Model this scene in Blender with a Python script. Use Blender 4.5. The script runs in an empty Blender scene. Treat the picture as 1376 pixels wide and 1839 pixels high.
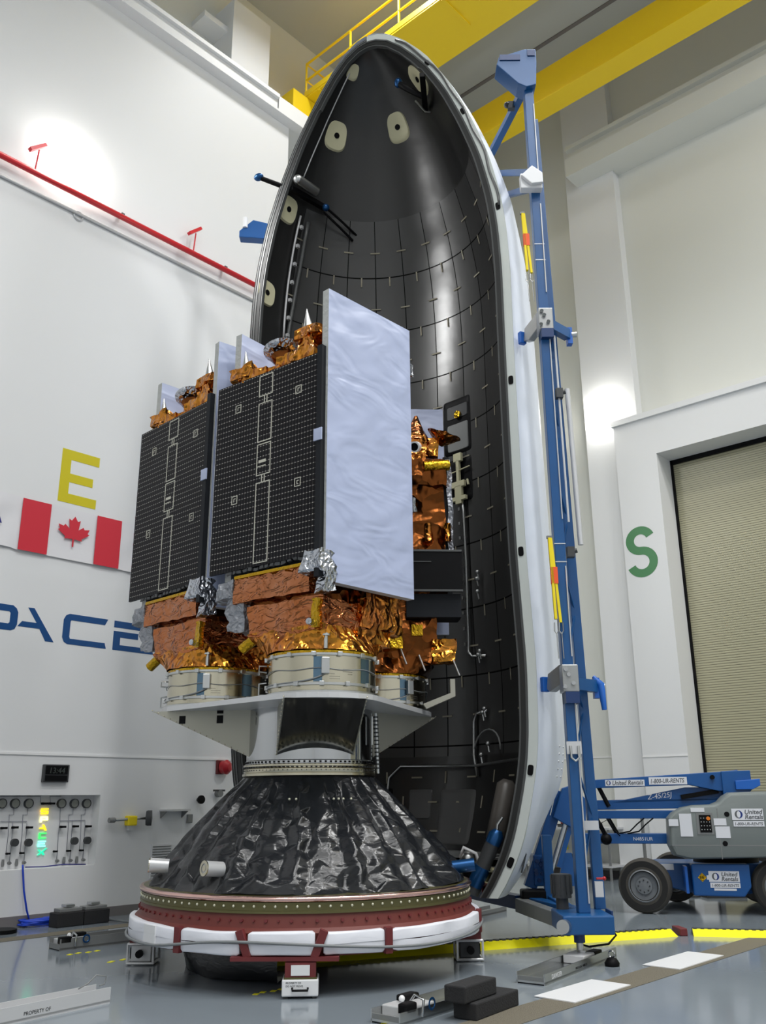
import bpy, math, random
from mathutils import Vector, Matrix, noise

# ------------------------------------------------------------------ camera, light, exposure
SC = bpy.context.scene
COL = SC.collection
RAD = math.radians
AZ, PITCH, ROLL, FPX = RAD(42.26), RAD(17.53), RAD(.4), 1618.0
EYE = Vector((0, 0, 1.73))
FW = Vector((math.cos(AZ), math.sin(AZ), 0)); RT = Vector((math.sin(AZ), -math.cos(AZ), 0)); UP = Vector((0, 0, 1))
LOOK = FW * math.cos(PITCH) + UP * math.sin(PITCH)
_cu = -FW * math.sin(PITCH) + UP * math.cos(PITCH)
CR = RT * math.cos(ROLL) - _cu * math.sin(ROLL)
CU = _cu * math.cos(ROLL) + RT * math.sin(ROLL)
cam = bpy.data.cameras.new('camera')
cam.sensor_fit = 'VERTICAL'; cam.sensor_height = 24.0; cam.lens = 24.0 * FPX / 1839.0
cam.clip_end = 200
camo = bpy.data.objects.new('camera', cam); COL.objects.link(camo)
camo.matrix_world = Matrix(((CR.x, CU.x, -LOOK.x, 0), (CR.y, CU.y, -LOOK.y, 0), (CR.z, CU.z, -LOOK.z, EYE.z), (0, 0, 0, 1)))
SC.camera = camo
SC.view_settings.view_transform = 'Standard'; SC.view_settings.look = 'None'
SC.view_settings.exposure = 0.0; SC.view_settings.gamma = 1.0; SC.view_settings.use_curve_mapping = False
SC.cycles.use_denoising = True
SC.cycles.max_bounces = 8; SC.cycles.diffuse_bounces = 5; SC.cycles.glossy_bounces = 5
SC.cycles.sample_clamp_indirect = 6.0
W = bpy.data.worlds.new('world'); SC.world = W; W.use_nodes = True
W.node_tree.nodes['Background'].inputs[0].default_value = (.8, .85, .9, 1)
W.node_tree.nodes['Background'].inputs[1].default_value = .15

def area(loc, target, sx, sy, power, col=(1, 1, .99), spread=140):
    l = bpy.data.lights.new('bay_light', 'AREA'); l.shape = 'RECTANGLE'; l.size = sx; l.size_y = sy
    l.energy = power; l.color = col; l.spread = RAD(spread)
    o = bpy.data.objects.new('bay_light', l); COL.objects.link(o); o.location = loc
    o.rotation_euler = (Vector(target) - Vector(loc)).to_track_quat('-Z', 'Y').to_euler()
    return o
# rows of high-bay lamps under the roof
for lx in (-4.0, 3.0, 9.5):
    for ly in (-8.0, -2.5, 3.0):
        area((lx, ly, 20.2), (lx, ly, 0), 1.6, 1.6, {-4.0: 390, 3.0: 390, 9.5: 410}[lx])
area((11.0, 10.0, 20.2), (11.0, 10.0, 0), 1.2, 1.2, 260)
area((14.6, -1.0, 17.8), (13.6, 3.0, 0), 1.6, 1.6, 740, spread=180)
# added lamp outside the frame, makes the bright streak inside the fairing
area((4.1, 12.3, 13.4), (11.8, 9.0, 9.5), 1.2, 1.2, 42).data.spread = RAD(60)

# ------------------------------------------------------------------ helpers
R0 = AZ - math.pi / 2          # the stand's survey grid (a right, b away) is turned by this from the room axes
def G(a, b, z=0.0): return RT * a + FW * b + UP * z
def ray(x, y): return LOOK + CR * ((x - 688.0) / FPX) + CU * ((919.5 - y) / FPX)
def on_left(x, y, Y=13.3):     # survey sight lines met with a known wall or the floor
    d = ray(x, y); return EYE + d * (Y / d.y)
def on_right(x, y, X=19.2):
    d = ray(x, y); return EYE + d * (X / d.x)
def on_level(x, y, z=0.0):
    d = ray(x, y); return EYE + d * ((z - EYE.z) / d.z)

def lin(c):
    r = []
    for v in c:
        v = v / 255.0
        r.append(v / 12.92 if v <= .04045 else ((v + .055) / 1.055) ** 2.4)
    return (r[0], r[1], r[2], 1.0)
M = {}
def mat(name, rgb, rough=.5, metal=0.0, bump=None, spec=.5, vary=None, coat=0.0, emit=0.0, trans=None):
    m = bpy.data.materials.new(name); m.use_nodes = True
    nt = m.node_tree; b = nt.nodes['Principled BSDF']
    c = lin(rgb)
    b.inputs['Base Color'].default_value = c
    b.inputs['Roughness'].default_value = rough; b.inputs['Metallic'].default_value = metal
    b.inputs['Specular IOR Level'].default_value = spec
    b.inputs['Coat Weight'].default_value = coat
    if emit:
        b.inputs['Emission Color'].default_value = c; b.inputs['Emission Strength'].default_value = emit
    tc = nt.nodes.new('ShaderNodeTexCoord')
    if vary:
        n = nt.nodes.new('ShaderNodeTexNoise'); n.inputs['Scale'].default_value = vary[0]; n.inputs['Detail'].default_value = 4
        nt.links.new(tc.outputs['Object'], n.inputs['Vector'])
        mx = nt.nodes.new('ShaderNodeMix'); mx.data_type = 'RGBA'
        mx.inputs['A'].default_value = c
        k = vary[1]
        mx.inputs['B'].default_value = lin(vary[2]) if len(vary) > 2 else (c[0] * k, c[1] * k, c[2] * k, 1)
        rp = nt.nodes.new('ShaderNodeMapRange'); rp.inputs['From Min'].default_value = .35; rp.inputs['From Max'].default_value = .65
        nt.links.new(n.outputs['Fac'], rp.inputs['Value']); nt.links.new(rp.outputs['Result'], mx.inputs['Factor'])
        nt.links.new(mx.outputs['Result'], b.inputs['Base Color'])
    if bump:
        kind, scale, strength, dist = bump
        if kind == 'crinkle':
            t = nt.nodes.new('ShaderNodeTexVoronoi'); t.feature = 'F1'; t.inputs['Scale'].default_value = scale
            wn = nt.nodes.new('ShaderNodeTexNoise'); wn.inputs['Scale'].default_value = scale * .6
            va = nt.nodes.new('ShaderNodeVectorMath'); va.operation = 'MULTIPLY_ADD'
            va.inputs[1].default_value = (.5, .5, .5)
            nt.links.new(tc.outputs['Object'], wn.inputs['Vector']); nt.links.new(wn.outputs['Color'], va.inputs[0])
            nt.links.new(tc.outputs['Object'], va.inputs[2]); nt.links.new(va.outputs['Vector'], t.inputs['Vector'])
            out = t.outputs['Distance']
        elif kind == 'folds':
            mp = nt.nodes.new('ShaderNodeMapping'); mp.inputs['Scale'].default_value = (1.2, 1.2, 2.6)
            mp.inputs['Rotation'].default_value = (.5, .35, 0)
            t = nt.nodes.new('ShaderNodeTexNoise'); t.inputs['Scale'].default_value = scale; t.inputs['Detail'].default_value = 2; t.inputs['Distortion'].default_value = .8
            nt.links.new(tc.outputs['Object'], mp.inputs['Vector']); nt.links.new(mp.outputs['Vector'], t.inputs['Vector'])
            out = t.outputs['Fac']
        else:
            t = nt.nodes.new('ShaderNodeTexNoise'); t.inputs['Scale'].default_value = scale; t.inputs['Detail'].default_value = 3
            nt.links.new(tc.outputs['Object'], t.inputs['Vector']); out = t.outputs['Fac']
        bp = nt.nodes.new('ShaderNodeBump'); bp.inputs['Strength'].default_value = strength; bp.inputs['Distance'].default_value = dist
        nt.links.new(out, bp.inputs['Height']); nt.links.new(bp.outputs['Normal'], b.inputs['Normal'])
    M[name] = m
    return m

def nvec(q): return Vector((noise.noise(q), noise.noise(q + Vector((31.4, 7.7, 12.1))), noise.noise(q + Vector((5.3, 47.9, 23.6)))))
class MB:
    """collects shapes and links them as ONE mesh object"""
    def __init__(s): s.v = []; s.f = []; s.uv = None
    def add(s, vs, fs):
        k = len(s.v); s.v += [Vector(p) for p in vs]; s.f += [tuple(i + k for i in f) for f in fs]; return s
    def box(s, c, d, rz=0.0, m=None):
        x, y, z = d[0] / 2, d[1] / 2, d[2] / 2
        vs = [Vector(p) for p in ((-x, -y, -z), (x, -y, -z), (x, y, -z), (-x, y, -z), (-x, -y, z), (x, -y, z), (x, y, z), (-x, y, z))]
        if rz: m = Matrix.Rotation(rz, 3, 'Z')
        if m is not None: vs = [m @ p for p in vs]
        return s.add([p + Vector(c) for p in vs], [(0, 3, 2, 1), (4, 5, 6, 7), (0, 1, 5, 4), (1, 2, 6, 5), (2, 3, 7, 6), (3, 0, 4, 7)])
    def span(s, a, b):
        a, b = Vector(a), Vector(b)
        return s.box((a + b) / 2, [abs(q) for q in (b - a)])
    def beam(s, p, q, w, h, side=None):
        p, q = Vector(p), Vector(q); d = (q - p); L = d.length; d.normalize()
        r = Vector(side) if side else Vector((0, 0, 1))
        if abs(d.dot(r)) > .98: r = Vector((1, 0, 0))
        a = d.cross(r).normalized(); b = a.cross(d).normalized()
        m = Matrix((a, b, d)).transposed()
        return s.box((p + q) / 2, (w, h, L), m=m)
    def tube(s, pts, r, n=8):
        pts = [Vector(p) for p in pts]; rings = []; prev = None
        for i, p in enumerate(pts):
            t = (pts[min(i + 1, len(pts) - 1)] - pts[max(i - 1, 0)]).normalized()
            if prev is None: a = t.orthogonal().normalized()
            else:
                a = prev - t * prev.dot(t)
                a = a.normalized() if a.length > 1e-6 else t.orthogonal().normalized()
            prev = a; b = t.cross(a)
            rr = r[i] if isinstance(r, (list, tuple)) else r
            rings.append([p + a * (rr * math.cos(k * 2 * math.pi / n)) + b * (rr * math.sin(k * 2 * math.pi / n)) for k in range(n)])
        vs = [p for g in rings for p in g]; fs = []
        for i in range(len(rings) - 1):
            for k in range(n):
                fs.append((i * n + k, i * n + (k + 1) % n, (i + 1) * n + (k + 1) % n, (i + 1) * n + k))
        fs.append(tuple(range(n - 1, -1, -1))); fs.append(tuple((len(rings) - 1) * n + k for k in range(n)))
        return s.add(vs, fs)
    def lathe(s, prof, n=48, c=(0, 0, 0), axis=None, a0=0.0, a1=2 * math.pi):
        full = abs(a1 - a0 - 2 * math.pi) < 1e-6; c = Vector(c)
        m = Vector((0, 0, 1)).rotation_difference(Vector(axis)).to_matrix() if axis else None
        cols = n if full else n + 1; vs = []; fs = []
        for r, z in prof:
            for k in range(cols):
                a = a0 + (a1 - a0) * k / n
                p = Vector((r * math.cos(a), r * math.sin(a), z))
                vs.append(c + (m @ p if m else p))
        for i in range(len(prof) - 1):
            for k in range(n):
                k2 = (k + 1) % cols
                fs.append((i * cols + k, i * cols + k2, (i + 1) * cols + k2, (i + 1) * cols + k))
        return s.add(vs, fs)
    def disc(s, c, axis, r, h, n=24):          # a capped cylinder from c along axis
        return s.lathe([(0.0001, 0), (r, 0), (r, h), (0.0001, h)], n, c, axis)
    def grid(s, rows):
        nr, nc = len(rows), len(rows[0])
        return s.add([p for r in rows for p in r], [(i * nc + k, i * nc + k + 1, (i + 1) * nc + k + 1, (i + 1) * nc + k) for i in range(nr - 1) for k in range(nc - 1)])
    def prism(s, poly, o, ax, ay, t):          # polygon in the plane (o, ax, ay) given thickness t along the normal
        o, ax, ay = Vector(o), Vector(ax), Vector(ay); n = ax.cross(ay).normalized() * t; k = len(poly)
        vs = [o + ax * x + ay * y for x, y in poly]; vs += [p + n for p in vs]
        return s.add(vs, [tuple(range(k - 1, -1, -1)), tuple(range(k, 2 * k))] + [(i, (i + 1) % k, k + (i + 1) % k, k + i) for i in range(k)])
    def ball(s, c, r, n=16, sq=(1, 1, 1)):
        c = Vector(c); k = len(s.v)
        prof = [(max(1e-4, r * math.sin(math.pi * i / n)), -r * math.cos(math.pi * i / n)) for i in range(n + 1)]
        s.lathe(prof, n * 2)
        for i in range(k, len(s.v)): s.v[i] = c + Vector((s.v[i].x * sq[0], s.v[i].y * sq[1], s.v[i].z * sq[2]))
        return s
    def rbox(s, a, b, step=.1):                # a finely divided box, for crumpling
        a, b = Vector(a), Vector(b); d = b - a
        ns = [max(2, int(abs(q) / step + .5)) for q in d]
        for ax in range(3):
            u, w = [(1, 2), (2, 0), (0, 1)][ax]
            for side in (0, 1):
                rows = []
                for i in range(ns[u] + 1):
                    row = []
                    for k in range(ns[w] + 1):
                        p = Vector(a); p[ax] = b[ax] if side else a[ax]
                        p[u] = a[u] + d[u] * i / ns[u]; p[w] = a[w] + d[w] * k / ns[w]
                        row.append(p)
                    rows.append(row)
                if not side: rows = rows[::-1]
                s.grid(rows)
        return s
    def crumple(s, amp, scale, seed=0, sharp=True):
        o = Vector((seed * 7.3, seed * 3.1, seed * 1.7))
        for p in s.v:
            q = p * scale + o
            d = nvec(q) * amp
            if sharp:
                w = noise.voronoi(q * 1.3)[0]
                d += Vector((1, 1, 1)) * ((w[1] - w[0]) * amp * .5 - amp * .25)
                d += nvec(q * 2.2) * (amp * .2)
            p += d
        return s
    def move(s, k, m):
        for i in range(k, len(s.v)): s.v[i] = m @ s.v[i]
        return s
    def build(s, name, m=None, parent=None, smooth=None, bevel=0, weld=False):
        me = bpy.data.meshes.new(name)
        me.from_pydata([tuple(p) for p in s.v], [], s.f)
        if weld:
            import bmesh
            bm = bmesh.new(); bm.from_mesh(me); bmesh.ops.remove_doubles(bm, verts=bm.verts, dist=1e-4); bm.to_mesh(me); bm.free()
        if s.uv and not weld:
            l = me.uv_layers.new(name='uv')
            for lp in me.loops: l.data[lp.index].uv = s.uv[lp.vertex_index]
        if smooth is not None:
            for p in me.polygons: p.use_smooth = True
            if smooth < 180: me.set_sharp_from_angle(angle=RAD(smooth))
        me.update()
        o = bpy.data.objects.new(name, me); COL.objects.link(o)
        if m: me.materials.append(M[m])
        if parent: o.parent = parent
        if bevel:
            bv = o.modifiers.new('b', 'BEVEL'); bv.width = bevel; bv.segments = 2; bv.limit_method = 'ANGLE'
        return o

def tag(o, label=None, cat=None, group=None, kind=None):
    if label: o['label'] = label
    if cat: o['category'] = cat
    if group: o['group'] = group
    if kind: o['kind'] = kind
    return o
def struct(o): o['kind'] = 'structure'; return o
def thing(name, label, cat, loc, rz=0.0, group=None):
    o = bpy.data.objects.new(name, None); COL.objects.link(o); o.empty_display_size = .1
    o.location = loc; o.rotation_euler = (0, 0, rz)
    return tag(o, label, cat, group)
def copy_tree(o, parent=None):
    c = o.copy(); COL.objects.link(c)
    if parent: c.parent = parent
    for ch in list(o.children): copy_tree(ch, c)
    return c
def text(s, name, size, m, parent, loc, rot, align='LEFT', shear=0.0, ext=.002, sx=1.0, bold=0.0):
    cu = bpy.data.curves.new(name, 'FONT'); cu.body = s; cu.size = size; cu.align_x = align; cu.shear = shear
    cu.extrude = ext; cu.offset = bold; cu.resolution_u = 3
    o = bpy.data.objects.new(name, cu); COL.objects.link(o); cu.materials.append(M[m])
    bpy.context.view_layer.update()
    me = bpy.data.meshes.new_from_object(o.evaluated_get(bpy.context.evaluated_depsgraph_get()))
    bpy.data.objects.remove(o); bpy.data.curves.remove(cu)
    o = bpy.data.objects.new(name, me); COL.objects.link(o)
    o.parent = parent; o.location = loc; o.rotation_euler = rot; o.scale = (sx, 1, 1)
    return o

# ------------------------------------------------------------------ materials
mat('wall', (226, 227, 228), .55, bump=('noise', 1.2, .05, .05))
mat('wall_warm', (218, 219, 213), .45)
mat('ceiling', (188, 192, 190), .8)
mat('floor', (128, 137, 145), .12, bump=('noise', 2.5, .03, .02), vary=(.5, .9))
mat('base_grey', (120, 116, 116), .5)
mat('seam', (236, 236, 236), .4)
mat('yellow_crane', (240, 205, 20), .45)
mat('letter_yellow', (206, 192, 22), .4)
mat('letter_blue', (20, 72, 128), .4)
mat('letter_green', (74, 132, 86), .4)
mat('red_pipe', (205, 28, 42), .3)
mat('flag_red', (205, 38, 56), .6)
mat('flag_white', (226, 225, 228), .6)
mat('navy', (40, 44, 120), .6)
mat('white', (225, 226, 228), .4)
mat('white_gloss', (228, 231, 238), .25)
mat('skin', (236, 243, 255), .35, bump=('noise', 6, .12, .01), vary=(2.5, .96))
mat('flange', (206, 212, 208), .4)
mat('rubber', (30, 31, 31), .45)
mat('rubber_mid', (78, 80, 80), .35)
mat('black', (14, 14, 16), .5, spec=.12)
mat('dark_grey', (58, 60, 62), .5)
mat('foam', (34, 34, 36), .9, bump=('noise', 60, .4, .01))
mat('mid_grey', (120, 122, 122), .4)
mat('blue_steel', (20, 80, 136), .35, vary=(3, .9))
mat('blue_dark', (22, 52, 100), .4)
mat('blue_tint', (96, 122, 142), .25, .9)
mat('blue_lift', (12, 78, 142), .35)
mat('blue_bright', (20, 92, 180), .4)
mat('alu', (196, 198, 198), .3, 1.0)
mat('alu_white', (205, 206, 208), .35, .3)
mat('chrome', (186, 188, 190), .1, 1.0)
mat('steel_brush', (198, 192, 172), .2, 1.0)
mat('gold', (196, 120, 62), .2, 1.0, bump=('crinkle', 6, .75, .08), vary=(2.2, 1, (206, 140, 50)))
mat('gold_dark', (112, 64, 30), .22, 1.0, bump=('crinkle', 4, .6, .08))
mat('gold_smooth', (178, 118, 84), .17, 1.0, bump=('folds', 4.2, .8, .09), vary=(1.5, 1, (176, 104, 60)))
mat('tape_gold', (190, 150, 34), .25, .9, bump=('crinkle', 12, .4, .03))
mat('silver_foil', (190, 194, 202), .22, 1.0, bump=('crinkle', 9, .6, .05))
mat('grey_foil', (150, 153, 160), .4, .5, bump=('crinkle', 9, .7, .05))
mat('sar_white', (172, 182, 211), .36, bump=('folds', 1.1, .3, .09), spec=.6)
mat('sar_edge', (176, 178, 176), .5, bump=('noise', 18, .6, .02))
mat('panel_back', (34, 36, 40), .5, spec=.12)
mat('cell_line', (196, 194, 180), .4)
mat('black_foil', (24, 26, 30), .24, spec=.5, bump=('folds', 6, .22, .03))
mat('olive', (104, 100, 66), .35, .6)
mat('rivet', (224, 222, 200), .3, .6)
mat('pink_metal', (226, 186, 178), .2, 1.0)
mat('red_oxide', (100, 40, 33), .5)
mat('maroon', (104, 36, 38), .5)
mat('sleeve', (226, 228, 236), .45, bump=('folds', 2.5, .15, .04))
mat('cable', (120, 124, 126), .5)
mat('cream', (206, 202, 168), .5)
mat('cream_tape', (190, 184, 164), .6)
mat('bracket_metal', (170, 168, 156), .45, .5)
mat('mirror_metal', (150, 150, 146), .14, 1.0)
mat('yellow', (240, 232, 10), .45)
mat('yellow_strap', (238, 214, 24), .7)
mat('orange', (236, 88, 34), .6)
mat('blue_anod', (24, 74, 124), .28, .6)
mat('blue_cable', (24, 66, 190), .4)
mat('grating', (112, 106, 92), .7, bump=('noise', 90, .8, .02))
mat('tire', (66, 63, 58), .8, bump=('noise', 30, .3, .01))
mat('tire_side', (26, 25, 24), .6)
mat('hub', (116, 120, 124), .45)
mat('lift_grey', (116, 123, 122), .36)
mat('cast', (164, 166, 166), .35, .6)
mat('bottle_grey', (86, 82, 78), .35)
mat('plate_grey', (84, 84, 84), .45)
mat('tubing', (132, 134, 146), .4)
mat('decal', (214, 216, 222), .5)
mat('decal_grey', (90, 92, 96), .5)
mat('decal_blue', (24, 48, 120), .5)
mat('amber', (220, 120, 20), .4)
mat('red', (170, 26, 36), .35)
mat('gauge_face', (150, 152, 144), .3)
mat('lcd', (70, 76, 72), .3)
mat('lamp_glow', (255, 252, 244), emit=32.0)
mat('led_yellow', (255, 226, 40), emit=1.1)
mat('led_white', (255, 250, 190), emit=1.3)
mat('led_green', (70, 240, 110), emit=1.0)
mat('led_cyan', (150, 255, 235), emit=1.2)
mat('led_mint', (40, 230, 170), emit=1.0)

def N(nt, t, **kw):
    n = nt.nodes.new(t)
    for k, v in kw.items(): setattr(n, k, v)
    return n
def mth(nt, op, a, b=None, c=None):
    n = nt.nodes.new('ShaderNodeMath'); n.operation = op
    for i, q in enumerate((a, b, c)):
        if q is None: continue
        if isinstance(q, (int, float)): n.inputs[i].default_value = q
        else: nt.links.new(q, n.inputs[i])
    return n.outputs[0]
def liner_material():
    m = bpy.data.materials.new('liner'); m.use_nodes = True; nt = m.node_tree; b = nt.nodes['Principled BSDF']
    uv = N(nt, 'ShaderNodeUVMap'); uv.uv_map = 'uv'; sp = N(nt, 'ShaderNodeSeparateXYZ'); nt.links.new(uv.outputs[0], sp.inputs[0])
    a = mth(nt, 'DIVIDE', mth(nt, 'SUBTRACT', sp.outputs[0], 9.5), 15.0)     # azimuth in panel columns
    z = mth(nt, 'DIVIDE', mth(nt, 'SUBTRACT', sp.outputs[1], .41), 1.02)       # panel rows
    ca, cz = mth(nt, 'FLOOR', a), mth(nt, 'FLOOR', z)
    cb = N(nt, 'ShaderNodeCombineXYZ'); nt.links.new(ca, cb.inputs[0]); cb2 = N(nt, 'ShaderNodeCombineXYZ')
    nt.links.new(ca, cb2.inputs[0]); nt.links.new(cz, cb2.inputs[1])
    w1 = N(nt, 'ShaderNodeTexWhiteNoise', noise_dimensions='3D'); nt.links.new(cb.outputs[0], w1.inputs[0])
    w2 = N(nt, 'ShaderNodeTexWhiteNoise', noise_dimensions='3D'); nt.links.new(cb2.outputs[0], w2.inputs[0])
    val = mth(nt, 'ADD', mth(nt, 'MULTIPLY', w1.outputs[0], .030), mth(nt, 'MULTIPLY', w2.outputs[0], .012))
    val = mth(nt, 'ADD', val, .020)
    fa = mth(nt, 'ABSOLUTE', mth(nt, 'SUBTRACT', mth(nt, 'FRACT', a), .5)); fz = mth(nt, 'ABSOLUTE', mth(nt, 'SUBTRACT', mth(nt, 'FRACT', z), .5))
    seam = mth(nt, 'MAXIMUM', mth(nt, 'GREATER_THAN', fa, .484), mth(nt, 'GREATER_THAN', fz, .489))
    inz = mth(nt, 'MULTIPLY', mth(nt, 'LESS_THAN', sp.outputs[1], 11.6), mth(nt, 'GREATER_THAN', sp.outputs[1], 2.3))
    ina = mth(nt, 'MULTIPLY', mth(nt, 'LESS_THAN', sp.outputs[0], 159.5), mth(nt, 'GREATER_THAN', sp.outputs[0], 9.5))
    ins = mth(nt, 'MULTIPLY', inz, ina)
    val = mth(nt, 'MULTIPLY', val, mth(nt, 'SUBTRACT', 1.0, mth(nt, 'MULTIPLY', seam, .85)))
    val = mth(nt, 'ADD', mth(nt, 'MULTIPLY', val, ins), mth(nt, 'MULTIPLY', mth(nt, 'SUBTRACT', 1.0, ins), .014))
    cc = N(nt, 'ShaderNodeCombineColor'); [nt.links.new(val, cc.inputs[i]) for i in range(3)]
    nt.links.new(cc.outputs[0], b.inputs['Base Color'])
    nt.links.new(mth(nt, 'ADD', .28, mth(nt, 'MULTIPLY', w1.outputs[0], .16)), b.inputs['Roughness'])
    nt.links.new(mth(nt, 'SUBTRACT', .6, mth(nt, 'MULTIPLY', mth(nt, 'MULTIPLY', seam, ins), .58)), b.inputs['Specular IOR Level'])
    nz = N(nt, 'ShaderNodeTexNoise'); nz.inputs['Scale'].default_value = 3.0; tc = N(nt, 'ShaderNodeTexCoord'); nt.links.new(tc.outputs['Object'], nz.inputs['Vector'])
    bp = N(nt, 'ShaderNodeBump'); bp.inputs['Strength'].default_value = .08; bp.inputs['Distance'].default_value = .05
    nt.links.new(nz.outputs[0], bp.inputs['Height']); nt.links.new(bp.outputs[0], b.inputs['Normal'])
    M['liner'] = m
liner_material()
def cells_material():
    m = bpy.data.materials.new('solar_cells'); m.use_nodes = True; nt = m.node_tree; b = nt.nodes['Principled BSDF']
    tc = N(nt, 'ShaderNodeTexCoord'); sp = N(nt, 'ShaderNodeSeparateXYZ'); nt.links.new(tc.outputs['Object'], sp.inputs[0])
    fx = mth(nt, 'FRACT', mth(nt, 'DIVIDE', sp.outputs[0], .046)); fz = mth(nt, 'FRACT', mth(nt, 'DIVIDE', sp.outputs[2], .066))
    dot = mth(nt, 'MULTIPLY', mth(nt, 'LESS_THAN', fx, .3), mth(nt, 'LESS_THAN', fz, .13))
    row = mth(nt, 'MULTIPLY', mth(nt, 'LESS_THAN', fz, .08), .10)
    colm = mth(nt, 'MULTIPLY', mth(nt, 'LESS_THAN', fx, .12), .05)
    f = mth(nt, 'MAXIMUM', mth(nt, 'MAXIMUM', mth(nt, 'MULTIPLY', dot, .62), row), colm)
    mx = N(nt, 'ShaderNodeMix', data_type='RGBA'); mx.inputs['A'].default_value = lin((22, 21, 25)); mx.inputs['B'].default_value = lin((236, 232, 224))
    nt.links.new(f, mx.inputs['Factor']); nt.links.new(mx.outputs['Result'], b.inputs['Base Color'])
    b.inputs['Roughness'].default_value = .4; b.inputs['Specular IOR Level'].default_value = .1
    M['solar_cells'] = m
cells_material()
def shutter_material():
    m = bpy.data.materials.new('shutter'); m.use_nodes = True; nt = m.node_tree; b = nt.nodes['Principled BSDF']
    tc = N(nt, 'ShaderNodeTexCoord'); sp = N(nt, 'ShaderNodeSeparateXYZ'); nt.links.new(tc.outputs['Object'], sp.inputs[0])
    f = mth(nt, 'FRACT', mth(nt, 'DIVIDE', sp.outputs[2], .054))
    line = mth(nt, 'LESS_THAN', f, .2)
    mx = N(nt, 'ShaderNodeMix', data_type='RGBA'); mx.inputs['A'].default_value = lin((172, 168, 140)); mx.inputs['B'].default_value = lin((104, 100, 84))
    nt.links.new(line, mx.inputs['Factor']); nt.links.new(mx.outputs['Result'], b.inputs['Base Color'])
    b.inputs['Roughness'].default_value = .35
    bp = N(nt, 'ShaderNodeBump'); bp.inputs['Strength'].default_value = .12; bp.inputs['Distance'].default_value = .02
    nt.links.new(mth(nt, 'SINE', mth(nt, 'MULTIPLY', f, 3.14159)), bp.inputs['Height']); nt.links.new(bp.outputs[0], b.inputs['Normal'])
    M['shutter'] = m
shutter_material()

# ------------------------------------------------------------------ the hall
X0, Y0, ZC = -9.0, -14.0, 20.6
XW, YW, XR = 19.2, 13.3, 11.45
struct(MB().span((X0, Y0, -.2), (XW + .6, 14.6, 0)).build('floor', 'floor'))
struct(MB().span((X0, Y0, ZC), (XW + .6, 14.6, ZC + .2)).build('ceiling', 'ceiling'))
PX0, PX1, PZ0, PZ1 = 4.4, 7.98, .757, 1.785
w = MB()
w.span((X0, YW, 0), (PX0, YW + .25, 16.9)); w.span((PX1, YW, 0), (XR, YW + .25, 16.9))
w.span((PX0, YW, 0), (PX1, YW + .25, PZ0)); w.span((PX0, YW, PZ1), (PX1, YW + .25, 16.9))
w.span((PX0, YW + .2, PZ0), (PX1, YW + .25, PZ1))
WL = struct(w.build('wall_left', 'wall'))
w = MB().span((X0, 14.2, 16.6), (XR, 14.5, ZC)); w.span((XR, 14.2, 0), (XW + .6, 14.5, ZC)); w.span((XR - .02, YW + .25, 0), (XR + .02, 14.2, 16.9))
struct(w.build('wall_left_upper', 'wall_warm'))
# pilaster and haunch above the runway
w = MB().span((9.85, 13.5, 17.2), (10.95, 14.2, 19.45)); w.span((9.2, 13.7, 18.6), (9.85, 14.2, 18.75))
struct(w.build('trim_1', 'wall'))
# crane runway along the left wall
w = MB().span((X0, 13.08, 16.72), (10.9, 14.2, 17.14)); w.span((10.94, 13.08, 16.72), (13.4, 14.2, 17.14))
w.span((X0, 13.0, 17.0), (10.9, 13.08, 17.1)); w.span((X0, 13.05, 16.68), (13.4, 13.3, 16.74))
struct(w.build('trim_2', 'wall'))
struct(MB().span((X0, YW - .015, 2.36), (10.6, YW, 2.395)).build('trim_3', 'seam'))
struct(MB().span((X0, YW - .02, 0), (XR, YW, .14)).build('baseboard_left', 'base_grey'))
struct(MB().span((XW - .02, 10.5, 0), (XW, 14.2, .14)).span((18.73, 8.5, 0), (18.75, 9.5, .14)).build('baseboard_right', 'base_grey'))
# right wall, with its pilaster, the door surround and the roller door
DY, DZ = 8.445, 9.29
w = MB().span((XW, DY + 1.2, 0), (XW + .2, 14.2, ZC)); w.span((XW, Y0, DZ + .9), (XW + .2, DY + 1.2, ZC))
struct(w.build('wall_right', 'wall_warm'))
w = MB().span((18.75, DY, 0), (19.6, 9.47, 10.3)); w.span((18.75, Y0, DZ), (19.6, DY, 10.3)); w.span((18.68, Y0, 10.22), (19.2, 9.5, 10.36))
SUR = struct(w.build('wall_right_surround', 'wall'))
struct(MB().span((18.9, 8.9, 10.3), (19.2, 10.3, ZC)).span((18.9, 9.47, 0), (19.2, 10.3, 10.3)).build('trim_4', 'wall'))
struct(MB().span((18.3, Y0, 17.45), (19.2, 9.95, 18.0)).span((18.5, Y0, 18.0), (19.2, 9.95, 18.3)).span((18.35, Y0, 18.3), (19.2, 9.95, 18.42)).build('trim_5', 'wall_warm'))
struct(MB().span((XW - .012, 10.3, 2.54), (XW, 14.2, 2.57)).span((18.738, 8.45, 2.50), (18.75, 9.47, 2.53)).build('trim_6', 'seam'))
D = MB().span((19.50, Y0 + 4, 0), (19.56, DY, DZ)).build('door_1', 'shutter'); struct(D)
MB().span((19.44, DY - .05, 0), (19.5, DY, DZ)).span((19.44, Y0 + 4, DZ - .1), (19.5, DY, DZ)).build('door_track', 'black', D)
struct(MB().span((X0 - .2, Y0, 0), (X0, 14.6, ZC)).build('wall_near', 'wall'))
struct(MB().span((X0, Y0 - .2, 0), (XW + .6, Y0, ZC)).build('wall_behind', 'wall'))
struct(MB().span((19.6, Y0, 0), (19.8, DY + 1, DZ + 1)).build('wall_right_outer', 'wall'))
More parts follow.
